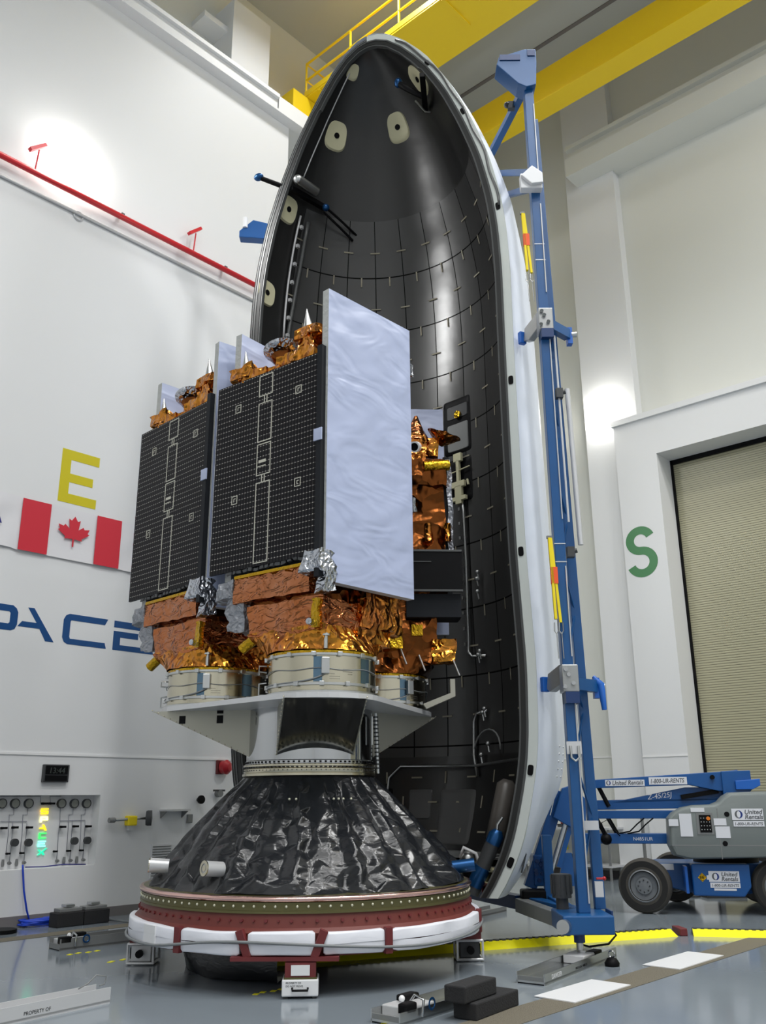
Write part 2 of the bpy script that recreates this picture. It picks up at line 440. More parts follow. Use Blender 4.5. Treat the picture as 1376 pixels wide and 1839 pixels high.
# ceiling joints
w = MB()
for x in (16.9,): w.span((x - .05, Y0, ZC - .03), (x + .05, 14.2, ZC))
for y in (4.0,): w.span((X0, y - .03, ZC - .02), (XW, y + .03, ZC))
struct(w.build('trim_7', 'base_grey'))
# floor trench strips with grating
struct(MB().span((2.5, 4.62, .001), (XW, 5.0, .004)).build('trim_8', 'grating'))
struct(MB().span((X0, 12.05, .001), (11.2, 12.35, .004)).build('trim_9', 'grating'))
# door signs and writing painted on the walls
def letter(polys, name, m, fn, parent, label):
    b = MB(); t = .004
    for poly in polys:
        pts = [fn(x, y) for x, y in poly]; k = len(pts)
        n = Vector((0, -t, 0)) if fn is on_left else Vector((-t, 0, 0))
        b.add(pts + [p + n for p in pts], [tuple(range(k)), tuple(range(2 * k - 1, k - 1, -1))] + [(i, k + i, k + (i + 1) % k, (i + 1) % k) for i in range(k)])
    o = b.build(name, m, parent); o['label'] = label; return o
def wl(poly): return poly
# yellow E : bars measured on the wall plane
w = MB()
for a, b in (((6.745, 6.37), (6.915, 7.29)), ((6.915, 7.12), (7.43, 7.29)), ((6.915, 6.73), (7.34, 6.88)), ((6.915, 6.37), (7.43, 6.53))):
    w.span((a[0], YW - .004, a[1]), (b[0], YW, b[1]))
w.build('painted_letter', 'letter_yellow', WL)['label'] = 'yellow block letter E'
def flat(polys, name, m, parent, label, Y=YW):
    b = MB()
    for p in polys: b.prism(p, (0, Y, 0), (1, 0, 0), (0, 0, 1), .004)
    o = b.build(name, m, parent); o['label'] = label; return o
zb, zt = 4.07, 4.555
flat([[(6.30, zb), (6.45, zb + .33), (6.45, zb + .42), (6.36, zt), (5.9, zt), (5.9, zt - .11), (6.26, zt - .11), (6.26, zb + .2), (5.9, zb + .2), (5.9, zb + .09), (6.2, zb + .09)]][:0] or
     [[(5.75, zt), (6.22, zt), (6.28, zt - .04), (6.31, zt - .1), (6.31, zb + .2), (6.28, zb + .13), (6.22, zb + .1), (5.75, zb + .1), (5.75, zb + .2), (6.17, zb + .2), (6.19, zb + .22), (6.19, zt - .12), (6.17, zt - .1), (5.75, zt - .1)]],
     'painted_letter', 'letter_blue', WL, 'blue letter P cut by the frame')
flat([[(6.46, zt), (6.56, zt + .005), (6.93, zb), (6.79, zb), (6.675, zb + .18), (6.32, zb + .18), (6.385, zb + .265), (6.62, zb + .265)]], 'painted_letter', 'letter_blue', WL, 'blue stylised letter A')
flat([[(7.85, zt), (7.16, zt), (7.10, zt - .03), (7.065, zt - .1), (7.065, zb + .1), (7.10, zb + .03), (7.16, zb), (7.85, zb), (7.82, zb + .09), (7.2, zb + .09), (7.185, zb + .12), (7.185, zt - .12), (7.2, zt - .1), (7.80, zt - .1)]], 'painted_letter', 'letter_blue', WL, 'blue letter C')
flat([[(7.97, zt), (8.75, zt), (8.70, zt - .11), (7.97, zt - .11)], [(7.97, zb), (7.97, zb + .315), (8.44, zb + .315), (8.44, zb + .215), (8.1, zb + .215), (8.1, zb + .09), (8.72, zb + .09), (8.76, zb)]], 'painted_letter', 'letter_blue', WL, 'blue split letter E')
# green S on the door surround
pts = []
cy, cz, rr = 9.05, 0, 0
def s_curve():
    out = []
    for k in range(0, 25):
        a = RAD(20 + k * (250 / 24.0)); out.append((math.cos(a) * .24, .262 + math.sin(a) * .242))
    for k in range(0, 25):
        a = RAD(90 - k * (250 / 24.0)); out.append((math.cos(a) * .26, -.242 + math.sin(a) * .262))
    return out
sc = s_curve(); b = MB(); rows = [[], []]
for i, (a, z) in enumerate(sc):
    p0 = Vector(sc[max(i - 1, 0)]); p1 = Vector(sc[min(i + 1, len(sc) - 1)]); t = (p1 - p0).normalized(); n = Vector((-t.y, t.x)) * .094
    for k, sgn in ((0, 1), (1, -1)):
        rows[k].append(Vector((18.746, 9.05 - (a + n.x * sgn) * 1.08, 7.04 + (z + n.y * sgn))))
b.grid(rows); b.grid([[p + Vector((.004, 0, 0)) for p in r] for r in rows[::-1]])
b.build('painted_letter', 'letter_green', SUR)['label'] = 'green block letter S'
# ------------------------------------------------------------------ things fixed high on the walls
def wall_lamp(loc, n, label):
    t = thing('wall_floodlight', label, 'lamp', loc, 0, 'white floodlights high on the walls')
    n = Vector(n)
    MB().disc((0, 0, 0), n, .05, .16, 12).build('stem', 'white', t, 40)
    MB().disc(n * .14, n, .22, .08, 32).build('housing', 'white', t, 40)
    MB().ball(n * .25, .33, 14, (1 - .7 * abs(n.x), 1 - .7 * abs(n.y), 1)).build('lens', 'lamp_glow', t, 180)
wall_lamp((6.25, YW, 12.62), (0, -1, 0), 'glaring round white floodlight above the red pipe')
wall_lamp((18.9, 9.78, 10.72), (-1, 0, 0), 'glaring round white floodlight above the door surround corner')

t = thing('sprinkler_pipe', 'long red fire pipe with standing sprinkler arms along the white wall', 'pipe', (X0, YW - .16, 12.0))
MB().tube([(0, 0, 0), (10.46, 0, 0), (20.4, 0, 0)], .055, 14).build('pipe', 'red_pipe', t, 180)
for x in (5.62, 8.93):
    h = MB().tube([(x - X0, 0, .05), (x - X0 + .02, -.02, .46)], .014, 6).build('riser', 'red_pipe', t, 60)
    MB().beam((x - X0 - .14, -.02, .38), (x - X0 + .12, -.02, .62), .09, .06).build('deflector', 'red_pipe', h)
for x in (3.2, 7.35, 9.75, 11.3):
    MB().span((x - X0 - .03, 0, .05), (x - X0 + .03, .136, .1)).build('pipe_clamp', 'dark_grey', t)
t = thing('pipe_shadow_line', 'pale grey line standing for the shadow just below the red pipe', 'pipe', (X0, YW - .03, 11.72))  # thin grey tube stands in for the pipe's shadow on the wall
MB().tube([(0, 0, 0), (20.4, 0, 0)], .03, 8).build('tube', 'alu_white', t, 180)
tag(MB().lathe([(.085, -.012), (.1, 0), (.085, .012), (.07, 0), (.085, -.012)], 20, (6.56, YW - .02, 11.69), (0, 1, 0)).build('ring_anchor', 'alu_white', None, 60), 'small grey ring on the wall under the red pipe', 'ring')

# overhead travelling crane
t = thing('overhead_crane', 'yellow bridge crane with railed walkway under the roof', 'crane', (0, 0, 0))
MB().span((16.1, Y0 + 2, 18.0), (16.5, 13.9, 18.95)).span((16.0, Y0 + 2, 17.98), (16.6, 13.9, 18.02)).build('girder', 'yellow_crane', t)
MB().span((13.0, Y0 + 2, 18.0), (13.5, 13.9, 18.9)).build('girder', 'yellow_crane', t)
b = MB().span((12.05, Y0 + 2, 18.0), (13.0, 13.45, 18.06))
for k in range(13): b.span((12.05, 12.9 - k * 1.9, 17.96), (13.0, 12.96 - k * 1.9, 18.0))
b.build('walkway', 'yellow_crane', t)
b = MB()
for z in (18.55, 19.05): b.tube([(12.07, Y0 + 2, z), (12.07, 13.42, z), (13.0, 13.42, z)], .032, 6)
for k in range(14): b.tube([(12.07, 13.42 - k * 1.52, 18.05), (12.07, 13.42 - k * 1.52, 19.05)], .03, 6)
b.span((12.04, Y0 + 2, 18.05), (12.06, 13.45, 18.2))
b.build('handrail', 'yellow_crane', t)
b = MB().span((11.6, 13.35, 17.25), (16.9, 13.95, 17.98)); b.build('end_truck', 'yellow_crane', t)
MB().span((11.45, 13.4, 17.3), (11.6, 13.6, 17.5)).build('buffer', 'black', t)

# flag banner hung across the left wall
FY = YW - .03
FZ0, FZ1 = 5.42, 6.265
t = thing('flag_banner', 'white cloth banner with the red maple leaf flag on the left wall', 'flag', (4.4, FY, FZ0))
b = MB(); rows = []
for i in range(9):
    row = []
    for k in range(61):
        x = k / 60 * 5.2; z = i / 8 * (FZ1 - FZ0)
        dx = 0 if 1.7 < x < 3.6 else .03 * noise.noise(Vector((x * 3.0, z * 2.5, 3)))
        row.append((x, dx + .012 * noise.noise(Vector((x * 2.2, z * 1.6, 0))), z + .02 * math.sin(x * 1.2) * (1 if x < 1.7 else 0) - (.01 * (x > 3.55) * math.sin((x - 3.55) * 3))))
    rows.append(row)
b.grid(rows).build('cloth', 'flag_white', t, 180)
for x0, x1, l in ((1.757, 2.235, 0), (3.06, 3.525, 0)):
    MB().span((x0, -.022, .004), (x1, -.018, FZ1 - FZ0 - .004)).build('red_band', 'flag_red', t)
half = [(0, 1), (.09, .83), (.17, .88), (.13, .52), (.27, .66), (.31, .58), (.46, .62), (.41, .46), (.47, .42), (.24, .22), (.26, .14), (.025, .17), (.02, -.12)]
leaf = [(x, y) for x, y in half] + [(-x, y) for x, y in half[::-1] if x > 0]
MB().prism([(2.66 + x * .60, .27 + y * .46) for x, y in leaf], (0, -.02, 0), (1, 0, 0), (0, 0, 1), .004).build('maple_leaf', 'flag_red', t)
MB().prism([(1.12, .42), (1.22, .42), (1.30, .72), (1.22, .72)], (0, -.022, 0), (1, 0, 0), (0, 0, 1), .004).prism([(1.20, .50), (1.36, .36), (1.46, .36), (1.30, .74), (1.22, .74)], (0, -.022, 0), (1, 0, 0), (0, 0, 1), .004).build('lettering', 'navy', t)

# digital wall clock
c = on_left(98, 1389, YW)
t = thing('wall_clock', 'black digital clock with two display rows above the gauge panel', 'clock', (c.x, YW, c.z))
MB().span((-.21, -.06, -.13), (.21, 0, .13)).build('housing', 'dark_grey', t, bevel=.01)
MB().span((-.18, -.066, -.015), (.18, -.06, .11)).build('display', 'black', t)
MB().span((-.18, -.066, -.11), (.18, -.06, -.03)).build('display', 'black', t)
text('13:44', 'digits', .12, 'lcd', t, (.0, -.068, .0), (RAD(90), 0, 0), 'CENTER', .1)

# gauge panel niche: each gauge, valve, regulator is a thing
PY = YW + .2
def on_panel(x, y): return on_left(x, y, PY)
for i, (x, y) in enumerate(((2, 1443), (25.5, 1443), (50, 1443), (109, 1443), (132, 1443), (154, 1443))):
    c = on_panel(x, y)
    nm = ['leftmost dial of the wall niche', 'second dial from the left of the wall niche', 'dial just left of the lit letters', 'dial just right of the lit letters', 'second dial from the right of the wall niche', 'rightmost dial of the wall niche'][i]
    t = thing('pressure_gauge', 'round pressure gauge, ' + nm, 'gauge', c, 0, 'pressure gauges in the wall niche')
    MB().lathe([(.0001, 0), (.07, 0), (.07, .05), (.06, .05), (.06, .04)], 24, (0, 0, 0), (0, -1, 0)).build('case', 'dark_grey', t, 40)
    MB().disc((0, -.038, 0), (0, -1, 0), .06, .004, 24).build('dial', 'gauge_face', t)
lev = ((75, 1443, 'upper left of the lit letters'), (88, 1443, 'upper right of the lit letters'), (2, 1487, 'at the frame edge'), (22, 1486, 'above the far left knob'), (48, 1486, 'above the knob left of the letters'), (108, 1485, 'under the first dial right of the letters'), (131, 1484, 'above the knob right of the letters'), (154, 1484, 'above the rightmost knob'))
for x, y, nm in lev:
    c = on_panel(x, y)
    t = thing('lever_valve', 'black lever valve on the niche panel, ' + nm, 'valve', c, 0, 'lever valves in the wall niche')
    MB().disc((0, 0, 0), (0, -1, 0), .018, .06, 10).build('stem', 'black', t, 40)
    MB().beam((-.04, -.06, 0), (.065, -.06, 0), .022, .03).build('handle', 'black', t)
for x, y, nm in ((11, 1533, 'far left'), (36, 1532, 'left of the letters'), (96, 1529, 'right below the lit letters'), (120, 1528, 'second from the right'), (143, 1527, 'farthest right')):
    c = on_panel(x, y)
    t = thing('drain_valve', 'small black drain valve low on the niche panel, ' + nm, 'valve', c, 0, 'small drain valves in the wall niche')
    MB().disc((0, 0, 0), (0, -1, 0), .015, .05, 10).build('stem', 'black', t, 40)
    MB().beam((-.03, -.05, 0), (.04, -.05, 0), .02, .025).build('handle', 'black', t)
for x, y, nm in ((21.5, 1513, 'far left'), (46.5, 1513, 'left of the lit letters'), (129, 1510, 'right of the lit letters'), (152, 1509, 'rightmost')):
    c = on_panel(x, y)
    t = thing('regulator_knob', 'round dark regulator knob on the niche panel, ' + nm, 'knob', c, 0, 'regulator knobs in the wall niche')
    MB().disc((0, 0, 0), (0, -1, 0), .022, .05, 12).build('stem', 'dark_grey', t, 40)
    MB().disc((0, -.05, 0), (0, -1, 0), .055, .06, 20).build('grip', 'dark_grey', t, 40)
for x, y, nm in ((15, 1550, 'far left'), (41.5, 1549, 'left of the lit letters'), (101, 1546, 'first right of the letters'), (125, 1545, 'second right of the letters'), (148, 1544, 'farthest right')):
    c = on_panel(x, y)
    t = thing('outlet_port', 'small grey outlet port at the niche bottom, ' + nm, 'port', c, 0, 'outlet ports in the wall niche')
    MB().disc((0, 0, 0), (0, -1, 0), .022, .05, 12).build('collar', 'mid_grey', t, 40)
    MB().disc((0, -.05, 0), (0, -1, 0), .012, .03, 12).build('nipple', 'mid_grey', t, 40)
for x, y, nm in ((3, 1550, 'at the frame edge'), (28, 1549, 'left of the letters'), (113, 1545, 'right of the letters'), (136, 1544, 'rightmost')):
    c = on_panel(x, y)
    tag(MB().lathe([(.0001, -.05), (.018, -.05), (.024, -.02), (.018, .05), (.0001, .05)], 10, c + Vector((0, -.03, 0))).build('plug_fitting', 'mid_grey', None, 50), 'small grey hanging plug fitting low in the niche, ' + nm, 'fitting', 'plug fittings in the wall niche')
lines = [[(0, 1430), (72, 1430), (72, 1442)], [(90, 1443), (89, 1430), (109, 1430)], [(24, 1452), (24, 1463), (16, 1463), (14, 1500), (10, 1532)], [(49, 1452), (48, 1463), (40.5, 1463), (39, 1500), (35, 1531)],
         [(0, 1475), (47.5, 1475), (47.5, 1486), (45, 1513), (42, 1549)], [(22, 1475), (22, 1486), (20, 1513), (16, 1549)], [(107.5, 1452), (107, 1474), (104, 1500), (101, 1546)], [(107, 1474), (152, 1473), (152, 1483), (150, 1510), (148, 1543)],
         [(130.5, 1452), (130, 1462), (123, 1463), (121, 1500), (119, 1527)], [(153, 1452), (152, 1462), (145.5, 1463), (144, 1500), (142, 1526)], [(129, 1474), (129, 1484), (127, 1510), (125, 1544)]]
b = MB()
for ln in lines: b.tube([on_panel(x, y) + Vector((0, -.012, 0)) for x, y in ln], .0045, 6)
tag(b.build('panel_tubing', 'tubing', None, 180), 'thin grey tubing linking dials and valves in the wall niche', 'tubing')
# the lit vertical sign
t = thing('lit_sign', 'lit vertical letters fading from yellow to green in the wall niche', 'sign', on_panel(77, 1493))
o0 = on_panel(77, 1493)
cell = .135
glyph = {'S': [[(0, .8), (1, .8), (1, 1), (0, 1)], [(0, .42), (.22, .42), (.22, .8), (0, .8)], [(0, .42), (1, .42), (1, .6), (0, .6)], [(.78, .2), (1, .2), (1, .42), (.78, .42)], [(0, 0), (1, 0), (1, .2), (0, .2)]],
         'P': [[(0, 0), (.25, 0), (.25, 1), (0, 1)], [(.25, .75), (1, .75), (1, 1), (.25, 1)], [(.75, .4), (1, .4), (1, .75), (.75, .75)], [(.25, .35), (1, .35), (1, .55), (.25, .55)]],
         'A': [[(.35, 1), (.6, 1), (1, 0), (.75, 0)], [(0, .3), (.6, .3), (.6, .5), (0, .5)]],
         'C': [[(0, 0), (.22, 0), (.22, 1), (0, 1)], [(.22, .8), (1, .8), (1, 1), (.22, 1)], [(.22, 0), (1, 0), (1, .2), (.22, .2)]],
         'E': [[(0, .78), (1, .78), (1, 1), (0, 1)], [(0, 0), (.22, 0), (.22, .62), (0, .62)], [(.22, .42), (.9, .42), (.9, .62), (.22, .62)], [(.22, 0), (1, 0), (1, .2), (.22, .2)]],
         'X': [[(0, 0), (.25, 0), (1.3, 1.1), (1.1, 1.1)], [(0, .9), (.25, .9), (.5, .62), (.36, .5)], [(.62, .4), (.75, .5), (1.0, 0), (.75, 0)]]}
for i, (ch, m_) in enumerate(zip('SPACEX', ('led_yellow', 'led_white', 'led_yellow', 'led_green', 'led_cyan', 'led_mint'))):
    c = on_panel(79.5 - i * 1.35, 1457 + i * 14.6) - o0
    b = MB()
    for p in glyph[ch]: b.prism([((x - .5) * .12, (y - .5) * .085) for x, y in p], (c.x, -.01, c.z), (1, 0, 0), (0, 0, 1), .012)
    b.build('letter', m_, t)
# other wall fixtures
c = on_left(230, 1472)
t = thing('hose_reel_valve', 'yellow wall valve with a grey wheel beside the gauge niche', 'valve', (c.x, YW, c.z))
MB().tube([(-.28, -.09, .0), (.3, -.09, .02)], .022, 10).build('spindle', 'alu', t, 60)
MB().span((-.07, -.14, -.09), (.09, 0, .06)).build('body', 'yellow_strap', t, bevel=.02)
MB().disc((-.3, -.09, 0), (-1, 0, 0), .04, .1, 16).build('cap', 'mid_grey', t, 40)
MB().lathe([(.0001, 0), (.11, 0), (.12, .03), (.12, .09), (.0001, .1)], 24, (.26, -.11, .02), (.8, -.6, 0)).build('wheel', 'dark_grey', t, 40)
MB().span((-.03, -.1, -.16), (.04, -.02, -.09)).build('spout', 'alu_white', t)
c = on_left(308, 1460)
t = thing('wall_shelf', 'small grey wall shelf beside the yellow wall valve', 'shelf', (c.x, YW, c.z))
MB().span((-.24, -.2, .03), (.24, 0, .06)).build('board', 'alu_white', t)
for x in (-.22, .2): MB().prism([(0, .03), (-.17, .03), (0, -.08)], (x, 0, 0), (0, 1, 0), (0, 0, 1), .02).build('bracket', 'mid_grey', t)
c = on_left(339, 1470)
tag(MB().span((c.x - .05, YW - .05, c.z - .07), (c.x + .05, YW, c.z + .07)).build('outlet_box', 'mid_grey', None, bevel=.008), 'small grey outlet box on the wall by the foil cone', 'outlet')
c = on_left(355, 1436)
t = thing('wall_valve', 'small dark round wall knob above the grey shelf', 'knob', (c.x, YW, c.z))
MB().disc((0, 0, 0), (0, -1, 0), .03, .08, 12).build('stem', 'mid_grey', t, 40)
MB().disc((0, -.08, 0), (0, -1, 0), .07, .04, 20).build('knob', 'black', t, 40)
c = on_left(397, 1378)
t = thing('alarm_horn', 'red round alarm horn on the left wall', 'alarm', (c.x, YW, c.z))
MB().span((-.12, -.05, -.12), (.04, 0, .12)).build('back_box', 'maroon', t, bevel=.01)
MB().lathe([(.0001, 0), (.11, 0), (.125, .1), (.07, .17), (.0001, .18)], 20, (0, -.04, 0), (.3, -1, 0)).build('horn', 'red', t, 40)
c = on_left(390, 1425)
t = thing('wall_tap', 'small teal tap on the wall behind the foil cone', 'tap', (c.x, YW, c.z))
MB().disc((0, 0, 0), (0, -1, 0), .06, .1, 12).build('body', 'mid_grey', t, 40)
MB().beam((-.14, -.08, .05), (.1, -.08, .05), .03, .03).build('handle', 'dark_grey', t)
c = on_left(282, 1560)
t = thing('wall_vent', 'white louvred wall vent low behind the foil cone', 'vent', (c.x, YW, c.z - .14))
MB().span((-.14, -.02, 0), (.25, 0, .52)).build('frame', 'white', t)
b = MB()
for k in range(12): b.span((-.12, -.03, .03 + k * .04), (.23, -.018, .045 + k * .04))
b.build('louvres', 'mid_grey', t)
# blue cable that drops from the niche and coils on the floor
c = on_panel(41, 1552); f = on_level(64, 1663)
pts = [on_left(41, 1553, YW - .045), on_left(41, 1560, YW - .05), on_left(43, 1600, YW - .06), on_left(48, 1635, YW - .1), on_level(54, 1657, .03)]
for k in range(70):
    a = k * .62; r = .20 + .05 * math.sin(k * .9)
    pts.append(f + Vector((.1 + math.cos(a) * r * 1.5, math.sin(a) * r * .7, .02 + .07 * (k / 70.0))))
tag(MB().tube(pts, .014, 6).build('coiled_cable', 'blue_cable', None, 180), 'blue cable hanging from the niche and coiled on the floor', 'cable')
c = on_panel(58, 1558)
tag(MB().tube([on_panel(42, 1557) + Vector((0, -.06, 0)), on_panel(75, 1556) + Vector((0, -.08, 0)), on_panel(110, 1552) + Vector((0, -.06, 0)), on_panel(150, 1552) + Vector((0, -.06, 0))], .009, 6).build('tether_cable', 'navy', None, 180), 'thin dark cable lying along the niche sill', 'cable')
# floor clutter by the left wall
for x, l in ((7.30, 'black foam block beside the blue cable coil'), (7.72, 'second black foam block, away from the blue coil')):
    tag(MB().box((x, 12.8, .096), (.41, .24, .19)).build('foam_block', 'foam', None, bevel=.012), l, 'block', 'black foam blocks by the left wall')
for x, l in ((7.32, 'nearest the blue coil'), (7.72, 'away from the blue coil')):
    t = thing('metal_fitting', 'grey metal fitting resting on the black foam, ' + l, 'fitting', (x, 12.8, .192), 0, 'metal fittings on the foam blocks')
    MB().span((-.18, -.09, 0), (.17, .09, .05)).build('base', 'mid_grey', t, bevel=.008)
    MB().span((-.08, -.07, .06), (.06, .07, .1)).build('clamp', 'alu', t, bevel=.008)
p = on_level(2, 1676)
tag(MB().disc((p.x, p.y, 0), (0, 0, 1), .2, .05, 24).build('floor_cover', 'black', None, 40), 'round black floor cover at the frame edge', 'cover')

# ------------------------------------------------------------------ fairing half
FA, FB, PSI = -.22, 12.25, RAD(28)
FZ = Vector((0, 0, 0))
prof = [(.58, 1.62), (.82, 1.79), (1.2, 1.97), (1.53, 2.06), (1.95, 2.165), (2.4, 2.225), (3.25, 2.25), (4.7, 2.20), (6., 2.19), (7.5, 2.19), (8.9, 2.20), (9.6, 2.175), (10.2, 2.11), (10.95, 1.955), (11.7, 1.71), (12.4, 1.43), (12.95, 1.14), (13.3, .90), (13.6, .66), (13.85, .40), (13.98, .16), (14.0, .0)]
oprof = [(.58, 1.75), (.82, 1.95), (1.26, 2.16), (1.86, 2.51), (2.17, 2.57), (2.6, 2.61), (3.64, 2.595), (5., 2.57), (6.24, 2.55), (8.1, 2.52), (9.3, 2.46), (10.4, 2.31), (11.15, 2.11), (12.0, 1.80), (12.6, 1.50), (13.1, 1.2), (13.5, .93), (13.85, .62), (14.06, .33), (14.13, .12), (14.15, 0)]
def interp(tb, z):
    if z <= tb[0][0]: return tb[0][1]
    for (z0, r0), (z1, r1) in zip(tb, tb[1:]):
        if z <= z1: return r0 + (r1 - r0) * (z - z0) / (z1 - z0)
    return tb[-1][1]
def smooth_prof(tb, z, h=.18):
    return sum(interp(tb, min(max(z + d * h, tb[0][0]), tb[-1][0])) for d in (-1, -.5, 0, .5, 1)) / 5 if tb[0][0] + .2 < z < 12.9 else interp(tb, z)
def rim(z): return smooth_prof(prof, z)
def rin(z): return max(0.0, smooth_prof(prof, z) - .09)
zs = [.58 + i * (12.4 / 92) for i in range(93)] + [13.1, 13.2, 13.3, 13.4, 13.5, 13.6, 13.7, 13.78, 13.85, 13.9, 13.94, 13.97, 13.99, 14.0]
FAIR = thing('fairing_half', 'tall white rocket nose fairing half, open to its black tiled inside', 'fairing', G(FA, FB), R0 - PSI)
def pol(r, a, z): return Vector((r * math.cos(a), r * math.sin(a), z))
NA = 72
b = MB(); rows = []; uv = []
for z in zs:
    row = []
    for k in range(NA + 1):
        a = math.pi * k / NA; row.append(pol(rin(z), a, z)); uv.append((math.degrees(a), z))
    rows.append(row)
b.grid(rows); b.uv = uv; b.build('inner_liner', 'liner', FAIR, 180)
def rout(z):
    return interp(oprof, z * 14.15 / 14.0 if z > 13 else z)
def edge_r(a, z):
    d = min(a, math.pi - a); R, e = max(rout(z), rim(z) + .02), rim(z) + (.115 if a < 1.57 else .02)
    return R - max(0.0, R - e) * math.exp(-d * 5.5)
b = MB(); rows = []
angs = [math.pi * .5 * (1 - math.cos(math.pi * k / 90)) for k in range(91)]
for z in zs: rows.append([pol(edge_r(a, z), a, z + (.15 * max(0, (z - 13.0)) if z > 13 else 0)) for a in angs])
b.grid([r[::-1] for r in rows]); b.build('outer_shell', 'skin', FAIR, 180)
# the closing strip (flange) and rubber seals that follow the open edge on both sides
def strip(r0, r1, y0, y1, name, m, sides=(1, -1)):
    b = MB(); path = ([(1, z) for z in zs] if 1 in sides else []) + ([(-1, z) for z in zs[::-1]] if -1 in sides else [])
    rows = []
    for sgn, z in path:
        R = rim(z)
        if z > 13: n = Vector(((R + .05) * 1.0, 0, (z - 12.2))).normalized()
        else: n = Vector((1, 0, 0))
        n = Vector((sgn * n.x, 0, n.z)); base = Vector((sgn * R, 0, z))
        if sgn < 0: base -= n * (.06 * min(1, (14.0 - z) / 1.0))
        rows.append([base + n * r0 + Vector((0, y0, 0)), base + n * r1 + Vector((0, y0, 0)), base + n * r1 + Vector((0, y1, 0)), base + n * r0 + Vector((0, y1, 0)), base + n * r0 + Vector((0, y0, 0))])
    b.grid(rows); return b.build(name, m, FAIR, 30)
strip(.0, .12, -.006, .03, 'edge_flange', 'flange', (1,))
strip(.0, .065, -.006, .03, 'edge_flange', 'rubber', (-1,))
strip(.03, .042, -.014, .03, 'edge_bead', 'mid_grey', (-1,))
strip(-.09, -.02, -.012, .05, 'seal', 'rubber')
strip(-.022, .004, -.02, .05, 'seal', 'rubber_mid')
strip(-.115, -.088, -.005, .06, 'seal', 'rubber_mid')
def tape_marks():
    marks = []
    def mark(a, z, horiz, L=.085, w=.012):
        r = rin(z) - .012; c = pol(r, a, z); ta = Vector((-math.sin(a), math.cos(a), 0)); dz = .05
        tz = (pol(rin(z + dz) - .012, a, z + dz) - pol(rin(z - dz) - .012, a, z - dz)).normalized()
        u, v = (ta * L, tz * w) if horiz else (ta * w, tz * L)
        n = -Vector((math.cos(a), math.sin(a), 0)) * .004
        marks.append([c - u - v + n, c + u - v + n, c + u + v + n, c - u + v + n])
    for k in range(11):
        for j in range(9):
            zz = 11.55 - 1.02 * j
            a = RAD(9.5 + 15 * k)
            if zz - .5 > 2.4: mark(a + (.02 * noise.noise(Vector((k, j, 0)))), zz - .5 + .05 * noise.noise(Vector((k, j, 5))), True)
            if j > 0 and zz > 2.4 and k < 10: mark(a + RAD(7.5), zz, False)
    for k in range(10):
        a = RAD(20 + 13 * k)
        mark(a, 2.0, k % 2 == 0); mark(a + .1, 1.65, k % 3 != 0); mark(a + .05, 1.25, k % 2 == 1)
    for m_ in marks[:100]: MB().add(m_, [(0, 1, 2, 3), (3, 2, 1, 0)]).build('tape_mark', 'cream_tape', FAIR)
    b = MB()
    for m_ in marks[100:]: b.add(m_, [(0, 1, 2, 3), (3, 2, 1, 0)])
    b.build('tape_marks', 'cream_tape', FAIR)['kind'] = 'stuff'
tape_marks()
def on_shell(adeg, z, off=0.0):
    a = RAD(adeg); r = rin(z) - off; return pol(r, a, z)
def shell_frame(adeg, z):
    a = RAD(adeg); n = -Vector((math.cos(a), math.sin(a), 0)); t = (pol(rin(z + .1), a, z + .1) - pol(rin(z - .1), a, z - .1)).normalized()
    s = t.cross(n).normalized(); n = s.cross(t).normalized(); return s, t, n
def shell_patch(adeg, z, w, h, off, name, m, parent, round_=True):
    a0 = RAD(adeg); b = MB(); rows = []
    K = 28; R = [0, .25, .5, .75, .93, 1.0]
    rows = []
    for q in R:
        row = []
        for k in range(K + 1):
            th = 2 * math.pi * k / K; e = .66 if round_ else .15
            cx = math.copysign(abs(math.cos(th)) ** e, math.cos(th)) * q * w / 2; cz = math.copysign(abs(math.sin(th)) ** e, math.sin(th)) * q * h / 2
            zz = z + cz; a = a0 + cx / max(.3, rin(z)); row.append(pol(rin(zz) - off * (1 if q < .97 else .0), a, zz))
        rows.append(row)
    b.grid(rows); return b.build(name, m, parent, 40)
for a, z in ((149.1, 12.86), (86.4, 12.98), (172.0, 11.40), (175.0, 9.84), (26.9, 13.2), (152, 13.72)):
    o = shell_patch(a, z, .40 if z < 13.6 else .2, .44 if z < 13.6 else .18, .03, 'access_pad', 'cream', FAIR)
    s, t_, n = shell_frame(a, z); c = on_shell(a, z, .032)
    if z < 13.6: MB().disc(c, n, .05, .006, 14).build('access_hole', 'black', o)
# black actuator rods with blue tips, one each side
def actuator(adeg, z, name):
    s, t_, n = shell_frame(adeg, z); c = on_shell(adeg, z, .15)
    b = MB().beam(c - s * .4, c + s * .4, .09, .09)
    o = b.build('pusher', 'black', FAIR, bevel=.01); return o, s, t_, n, c
o, s, t_, n, c = actuator(162.5, 11.66, 'l')
d = (Vector((-.9, -.2, .34))).normalized()
MB().tube([c - s * .2, c - s * .3, Vector((-1.98, -.2, 11.86))], [.05, .045, .04], 10).build('rod', 'black', o, 50)
MB().ball(Vector((-2.01, -.21, 11.88)), .065, 10, (1.4, 1, 1)).build('tip', 'blue_anod', o, 180)
MB().tube([c - s * .36 + t_ * .16 + n * .1, c + s * .06 + t_ * .13 + n * .1], .085, 14).ball(c - s * .36 + t_ * .16 + n * .1, .085, 8).build('gas_bottle', 'alu', o, 50)
MB().tube([c + s * .3 - t_ * .02 + n * .1, c + s * .7 - t_ * .14 + n * .16, c + s * 1.05 - t_ * .24 + n * .18], .022, 8).tube([c + s * .3 - t_ * .12 + n * .1, c + s * .7 - t_ * .26 + n * .16, c + s * 1.0 - t_ * .36 + n * .18], .022, 8).build('guide_rods', 'black', o, 60)
